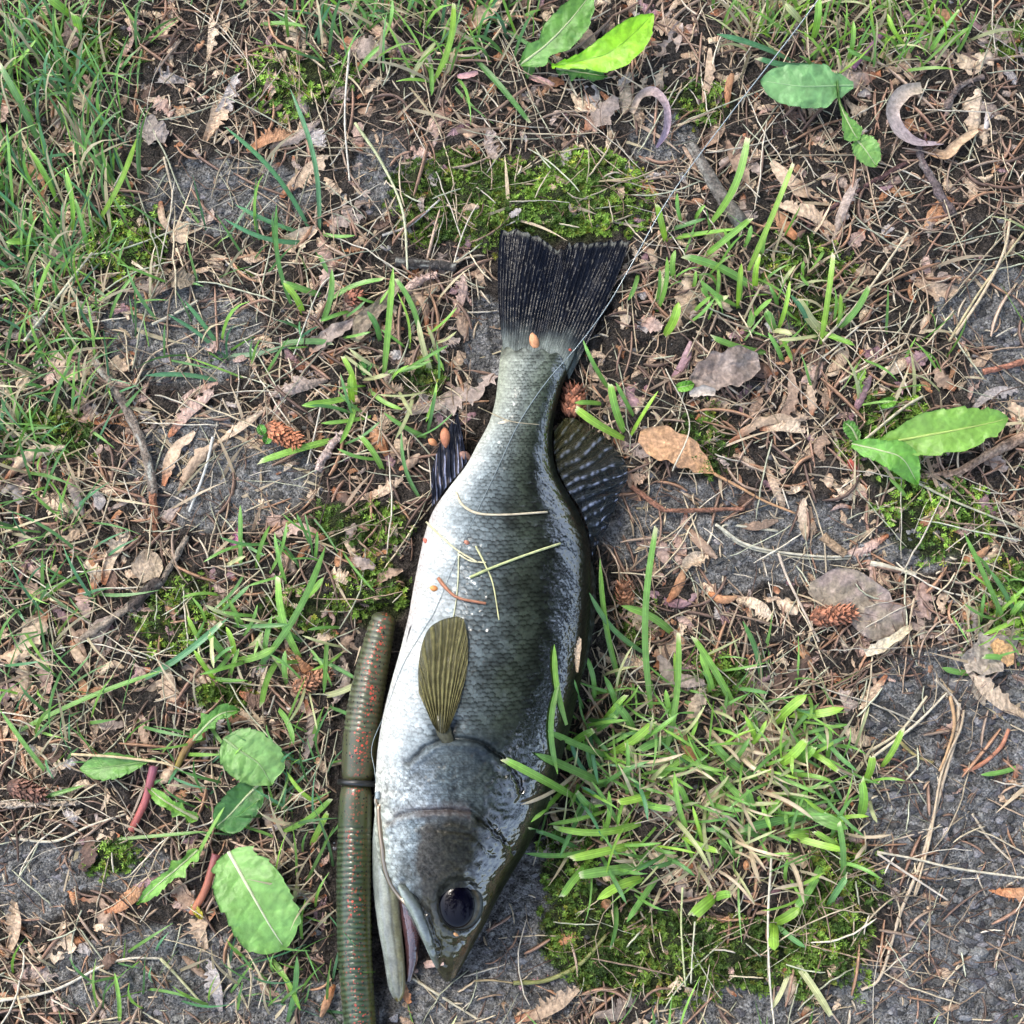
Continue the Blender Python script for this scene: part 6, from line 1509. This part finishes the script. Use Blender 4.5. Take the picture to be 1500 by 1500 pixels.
straw_hero([(0, 1466), (80, 1450), (150, 1415), (190, 1404), (235, 1404)], 2.6, (.50, .48, .42), "long pale straw arching over the dark soil corner", 10)
straw_hero([(235, 1404), (260, 1430), (300, 1475)], 2.8, (.40, .42, .26), "bent continuation of the long arching straw", 9)
straw_hero([(105, 1105), (160, 1108), (230, 1116), (255, 1122)], 2.4, (.55, .45, .28), "pale straw lying along the narrow oval dandelion leaf", 32)
straw_hero([(15, 1228), (80, 1232), (130, 1210), (185, 1192)], 2.6, (.50, .48, .40), "pale straw curving over soil below the hairy twig", 7)
straw_hero([(1140, 778), (1060, 770), (1090, 800), (1180, 818), (1260, 818)], 2.6, (.46, .46, .38), "long grey-green straw curving over bare soil beneath the tan leaf's stalk", 6)
straw_hero([(1048, 768), (1100, 800), (1200, 815), (1275, 812)], 2.8, (.52, .52, .44), "longest whitish-green straw among those lying on the bare soil", 9)
straw_hero([(1275, 825), (1300, 830), (1342, 842)], 5, (.58, .56, .46), "thick cut white stem end near the feathery moss", 8)
straw_hero([(1140, 810), (1155, 850), (1185, 910), (1200, 940)], 2.6, (.46, .40, .34), "forked pale root over the bare soil by the torn leaf", 14)
straw_hero([(1205, 500), (1260, 440), (1310, 370), (1330, 340)], 2.6, (.55, .50, .38), "long pale stem rising from the bright grass over bare soil", 16)
straw_hero([(1400, 490), (1440, 430), (1470, 370), (1480, 320)], 3, (.52, .44, .32), "long pale stem standing at the bare soil's far edge", 14)
straw_hero([(1390, 500), (1440, 420), (1500, 340)], 2.4, (.48, .44, .28), "second long stem crossing the bare soil's far edge", 12)
straw_hero([(850, 700), (1230, 560), (1330, 500)][1:] , 2.2, (.50, .46, .36), "pale straw leaning across the moss above the long dandelion leaf", 14)
straw_hero([(1260, 650), (1320, 600), (1352, 580)], 3, (.52, .50, .38), "stiff pale straw behind the long dandelion leaf", 16)
straw_hero([(1340, 705), (1400, 735), (1500, 775)], 2.4, (.42, .43, .32), "grey-green straw sloping away below the long dandelion leaf", 12)
straw_hero([(985, 690), (1010, 620), (975, 540)], 1.4, (.50, .48, .40), "thin white thread-like straw over the tan stalked leaf", 30)
straw_hero([(640, 78), (700, 78), (742, 30), (760, 0)], 2.4, (.52, .44, .32), "curved tan straw beside the lobed dandelion leaves", 14)
straw_hero([(520, 180), (560, 240), (590, 310), (597, 395)], 2.8, (.40, .46, .26), "long bent pale green stem hanging beside the mound", 22, col2=(.48, .5, .38))
straw_hero([(512, 70), (505, 170), (512, 265)], 2, (.55, .54, .50), "upright whitish straw in the bare patch before the mound", 20)
straw_hero([(560, 345), (600, 330), (645, 292)], 2.6, (.50, .50, .48), "pale curved straw at the foot of the mound", 8)
straw_hero([(312, 640), (300, 690), (277, 750)], 3, (.52, .55, .55), "flat white straw beside the two pale serrated strips", 12)
straw_hero([(240, 720), (270, 735), (300, 755)], 1.6, (.50, .46, .40), "thin straw crossing soil below the serrated strips", 5)
straw_hero([(195, 570), (215, 530), (240, 510), (330, 470), (352, 466)], 2, (.42, .36, .28), "long thin straw arching over bare soil beside the bark twig", 8)
straw_hero([(223, 475), (265, 455), (290, 440)], 3, (.44, .44, .38), "greyish flat straw over the cracked bare soil", 8)
straw_hero([(240, 230), (252, 280), (250, 310)], 2, (.48, .42, .33), "thin bent stem beside the lawn grass and small chip", 14)
straw_hero([(35, 500), (100, 415), (135, 370)], 2.6, (.44, .46, .36), "long pale straw lying diagonally through the lawn grass", 26)
straw_hero([(504, 400), (470, 420), (430, 520)], 1.4, (.55, .54, .48), "thin white bent straw among the slender blades", 22)
straw_hero([(470, 595), (460, 640), (450, 680)], 1.8, (.52, .5, .44), "white straw dropping beside the pale scaly twig", 16)

# hair-like blades with own names near the upper bare soil
rb = np.random.default_rng(9)
troot = empty("grass_tuft", W(462, 340, 0), "few long dark blue-green blades over bare soil before the mound", "grass tuft", "grass tufts")
for b in [(468, 345, 425, 130, 9, 5, 60), (458, 345, 330, 186, 9, 5, 50), (460, 355, 328, 320, 9, 5, 25), (455, 345, 345, 300, 8, 5, 20), (464, 340, 520, 345, 8, 1, 20), (462, 365, 480, 400, 8, 2, 20), (430, 455, 405, 300, 8, 2, 50), (330, 525, 245, 460, 8, 5, 20), (332, 525, 270, 440, 8, 5, 20), (330, 520, 425, 505, 9, 5, 15), (330, 560, 212, 550, 8, 5, 15)]:
    hero_blade(troot, b, rb)
troot = empty("grass_tuft", W(105, 340, 0), "tallest coarse blades standing in the lawn grass corner", "grass tuft", "grass tufts")
for b in [(140, 330, 200, 203, 9, 3, 70), (107, 342, 95, 245, 11, 0, 70), (60, 215, 0, 95, 12, 2, 60), (85, 300, 40, 215, 8, 0, 60), (58, 360, 8, 355, 12, 0, 30), (118, 62, 108, 20, 15, 0, 60), (112, 30, 70, -5, 16, 0, 50), (0, 105, 55, 55, 10, 0, 50), (20, 310, 10, 180, 8, 1, 70), (130, 370, 110, 290, 8, 1, 60), (50, 460, 75, 380, 7, 0, 50), (160, 470, 200, 400, 6, 1, 40)]:
    hero_blade(troot, b, rb)
troot = empty("grass_tuft", W(640, 90, 0), "slanting blades between the grey-brown leaf and the lobed dandelion leaves", "grass tuft", "grass tufts")
for b in [(635, 120, 665, 5, 10, 3, 70), (695, 85, 775, 180, 12, 2, 30), (630, 90, 632, 140, 9, 1), (735, 40, 810, 95, 9, 2, 30), (600, 120, 640, 60, 9, 4), (640, 20, 655, -30, 9, 1, 50), (380, 36, 450, 40, 10, 1, 30), (560, 60, 575, 0, 8, 1, 50), (430, 45, 460, -5, 9, 0, 50), (520, 110, 560, 65, 8, 1, 30)]:
    hero_blade(troot, b, rb)
troot = empty("grass_tuft", W(1180, 100, 0), "coarse bent blades leading into the blue-green dandelion leaf", "grass tuft", "grass tufts")
for b in [(1165, 92, 1050, 50, 11, 5, 40), (1205, 92, 1110, 85, 11, 5, 30), (1190, 60, 1200, -5, 13, 0, 60), (1180, 40, 1150, 5, 12, 4, 40), (1240, 95, 1250, 30, 9, 0, 50), (1330, 70, 1300, 20, 9, 3, 50), (1360, 80, 1405, 15, 12, 1, 50), (1390, 70, 1420, 40, 8, 0), (1290, 90, 1240, 70, 8, 1, 30), (1130, 60, 1110, 30, 9, 3)]:
    hero_blade(troot, b, rb)
troot = empty("grass_tuft", W(120, 1060, 0), "long thin dark runner blades crossing the litter above the narrow oval leaf", "grass tuft", "grass tufts")
for b in [(0, 1086, 238, 982, 8, 1, 26), (235, 985, 335, 905, 9, 5, 24), (75, 1140, 0, 1040, 8, 1, 25), (0, 1180, 125, 1150, 7, 1, 15), (315, 1100, 420, 1190, 7, 0, 10), (280, 1275, 330, 1180, 7, 0, 30), (160, 1230, 300, 1218, 6, 1, 12), (395, 1400, 440, 1480, 8, 0, 20), (420, 1500, 435, 1400, 9, 2, 30), (440, 1290, 430, 1320, 8, 4), (455, 1240, 480, 1190, 10, 3, 30), (410, 1220, 485, 1170, 10, 0, 30), (470, 1180, 420, 1130, 9, 3, 30), (175, 1500, 168, 1425, 7, 0, 40)]:
    hero_blade(troot, b, rb)


# husks: small shiny bud scales
def husk(x, y, L_, wd, th, col, z, rng, label=None):
    n, m = 9, 10
    s = np.linspace(0, 1, n)[:, None]; a = (np.arange(m) * 2 * math.pi / m)[None]
    r_ = np.sin(np.clip(s * .96 + .02, 0, 1) * math.pi) ** .7 * (1 - .25 * s)
    lx = (s - .5) * L_ + 0 * a; ly = r_ * wd / 2 * np.cos(a); lz = r_ * wd / 2 * .7 * np.sin(a)
    gx_ = x + lx * math.cos(th) - ly * math.sin(th); gy_ = y + lx * math.sin(th) + ly * math.cos(th)
    V = W(gx_, gy_, z + wd * .3 + lz)
    C = np.array(col) * (1.15 - .6 * s[..., None]) * rng.uniform(.85, 1.15, (n, m, 1))
    o = solo("bud_husk", V.reshape(-1, 3), [grid_faces(n, m, True)], C.reshape(-1, 3), M_CONE, label, "bud husk", "small brown bud husks")
    return o


rh = np.random.default_rng(41)
for (x, y, L_, wd, th, c, lab) in [(783, 502, 30, 16, 1.3, (.50, .24, .12), "tan husk stuck on the fish where the tail fin begins"), (652, 641, 30, 17, 1.5, (.38, .15, .08), "reddish husk resting on the anal fin"), (634, 648, 16, 12, .6, (.42, .18, .08), "smaller orange husk at the anal fin's edge"),
                                    (682, 668, 20, 15, .5, (.18, .10, .08), "dark husk lodged where the anal fin meets the belly"), (636, 862, 14, 10, .2, (.62, .26, .08), "bright orange crumb on the fish's belly"), (835, 513, 6, 6, 0, (.4, .06, .03), "tiny red speck on the tail fin base"),
                                    (668, 1369, 9, 6, .5, (.5, .27, .12), "tiny tan crumb below the fish's eye"), (740, 618, 22, 6, -.2, (.55, .5, .38), "pale fleck on the fish's tail stalk"), (684, 795, 10, 7, .5, (.35, .15, .1), "small brown crumb by the stems on the fish"), (624, 793, 12, 7, .8, (.45, .12, .08), "small red crumb at the fish's belly edge")]:
    f = float(fish_top(np.array(float(x)), np.array(float(y))))
    z = f - 1 if f == f else 24
    husk(x, y, L_, wd, th, c, z, rh, lab)
n = 75
hx2, hy2 = place(n, lambda a, b: np.clip(.9 - .6 * bare_map(a, b), .15, 1) * ((a > 5) & (a < 1495) & (b > 5) & (b < 1495)), 0, 1500, 42, 12)
for i in range(n):
    ci = int(rh.integers(0, 4))
    c = [(.34, .18, .10), (.25, .14, .09), (.16, .095, .07), (.42, .28, .19)][ci]
    L_ = rh.uniform(12, 26)
    o = husk(hx2[i], hy2[i], L_, L_ * rh.uniform(.32, .5), rh.uniform(0, 6.28), c, float(hgt(hx2[i], hy2[i])) + rh.uniform(1, 5), rh)
    LABELLED.append((o, ("plump " if L_ > 20 else "tiny " if L_ < 15 else "") + ["orange-brown", "brown", "dark", "tan"][ci], "bud husk", hx2[i], hy2[i]))

# ------------------------------------------------------------------ the spruce whose boughs hang over the spot (seen in the wet skin)
def spruce(x, y, label, seed, nb=100, reach=3.2):
    r = np.random.default_rng(seed)
    root = empty("spruce_tree", (x, y, 0), label, "tree")
    hz = np.linspace(-.1, 9, 16)
    V, F, C = tube(np.stack([x + .02 * np.sin(hz * 2), y + 0 * hz, hz], -1), np.linspace(.17, .02, 16), 12, (.10, .075, .06))
    child("trunk", V, F, C, M_BARK, root)
    bag = Bag()
    for i in range(nb):
        h0 = 1.7 + 6.8 * ((i + r.random()) / nb) ** 1.25; az = i * 2.4 + r.normal(0, .25); L_ = reach * (1 - .115 * (h0 - 1.7)) * r.uniform(.75, 1.1)
        s = np.linspace(0, 1, 9)
        d = np.array([math.cos(az), math.sin(az)])
        P = np.stack([x + d[0] * L_ * s, y + d[1] * L_ * s, h0 - .35 * np.sin(s * 2.2) + .15 * s], -1)
        bag.add(*tube(P, np.linspace(.03, .006, 9), 5, (.11, .08, .06)))
        for j in range(int(L_ * 18)):
            u = r.uniform(.1, 1); b = np.array([np.interp(u, s, P[:, k]) for k in range(3)])
            sd = r.choice([-1, 1]); a2 = az + sd * r.uniform(.6, 1.1); ll = r.uniform(.25, .7) * (1.15 - .5 * u)
            e = b + np.array([math.cos(a2) * ll, math.sin(a2) * ll, -r.uniform(.02, .2)])
            q = np.array([-math.sin(a2), math.cos(a2), 0]) * r.uniform(.02, .036)
            up = np.array([0, 0, .03])
            g_ = np.array((.022, .045, .02)) * r.uniform(.6, 1.5)
            bag.add(np.array([b - q * .6, b + q * .6, e + q * .4, e - q * .4, b - up * .6, b + up * .6, e + up * .4, e - up * .4]), np.array([(0, 1, 2, 3), (4, 5, 6, 7)]), g_)
    V, F, C = bag.out()
    child("crown", V, F, C, M_MOSS, root, smooth=False)


spruce(0.25, 1.5, "dark spruce overhanging the spot, its boughs mirrored in the fish's wet back", 801, 130, 3.4)
spruce(3.4, 0.5, "slimmer spruce on the side of the fish back, mirrored dark against the sky", 802, 46, 1.7)
spruce(4.4, -1.3, "farthest spruce on the side of the fish head, mirrored dark against the sky", 803, 46, 1.9)

# ------------------------------------------------------------------ labels for the many small pieces: look + what they lie beside
LAND = [("the fish's tail fin", 830, 420), ("the fish's tail stalk", 775, 570), ("the fish's anal fin", 655, 670), ("the fish's dorsal fin", 880, 690), ("the fish's pectoral fin side", 600, 960), ("the fish's back near its gills", 850, 1010), ("the fish's eye", 672, 1325), ("the fish's snout tip", 655, 1440),
        ("the lower jaw tip", 583, 1465), ("the worm lure's blunt end", 565, 897), ("the worm lure's black ring", 523, 1147), ("the lure's lower ribbed part", 518, 1400), ("the mound behind the tail", 760, 290), ("the largest dandelion leaf", 375, 1320), ("the round dandelion leaf", 372, 1112),
        ("the narrow oval leaf", 170, 1122), ("the lobed arrow-like leaf", 235, 1295), ("the bent bark twig", 195, 620), ("the orange-red cone", 415, 637), ("the two serrated strips", 275, 670), ("the rough slanting twig", 190, 880), ("the deep green moss cushion", 258, 900), ("the tan stalked leaf", 990, 665),
        ("the lime green leaf", 895, 65), ("the blue-green leaf", 1165, 125), ("the hook-shaped curled strip", 1330, 175), ("the long dandelion leaf", 1390, 635), ("the cone on the torn leaf", 1220, 902), ("the pale stalk bundle", 1345, 1250), ("the middle of the big clump", 1020, 1140), ("the bright tail-side grass", 1090, 400),
        ("the grey curled leaf", 1060, 550), ("the grey stick", 1045, 270), ("the lilac curl", 968, 170), ("the lawn grass corner", 80, 250), ("the bright moss cushion", 430, 122), ("the short dark twig", 625, 388), ("the hairy pale twig", 60, 1178), ("the bare gritty corner", 1430, 1430), ("the crumpled grey leaf", 1445, 965),
        ("the feathery moss strip", 1370, 770), ("the big clump's mossy edge", 1080, 1400), ("the arching straw corner", 160, 1420), ("the peg-covered twig", 1440, 670), ("the crossing grass blades", 400, 930), ("the slender grass blades", 560, 500), ("the dark knobbly twig", 1370, 270), ("the tall coarse lawn blades", 105, 300)]
ORD = ["lying next to", "second out from", "third out from", "fourth out from", "fifth out from", "sixth out from", "seventh out from", "eighth out from", "ninth out from", "tenth out from", "eleventh out from", "twelfth out from"]
buckets = {}
for it in LABELLED:
    d = [math.hypot(it[3] - x, it[4] - y) for _, x, y in LAND]
    j = int(np.argmin(d)); buckets.setdefault((it[1], it[2], j), []).append((d[j], it[0]))
for (look, noun, j), lst in buckets.items():
    lst.sort(key=lambda q: q[0])
    for i_, (_, o) in enumerate(lst):
        o["label"] = f"{look} {noun} {ORD[min(i_, len(ORD) - 1)]} {LAND[j][0]}"
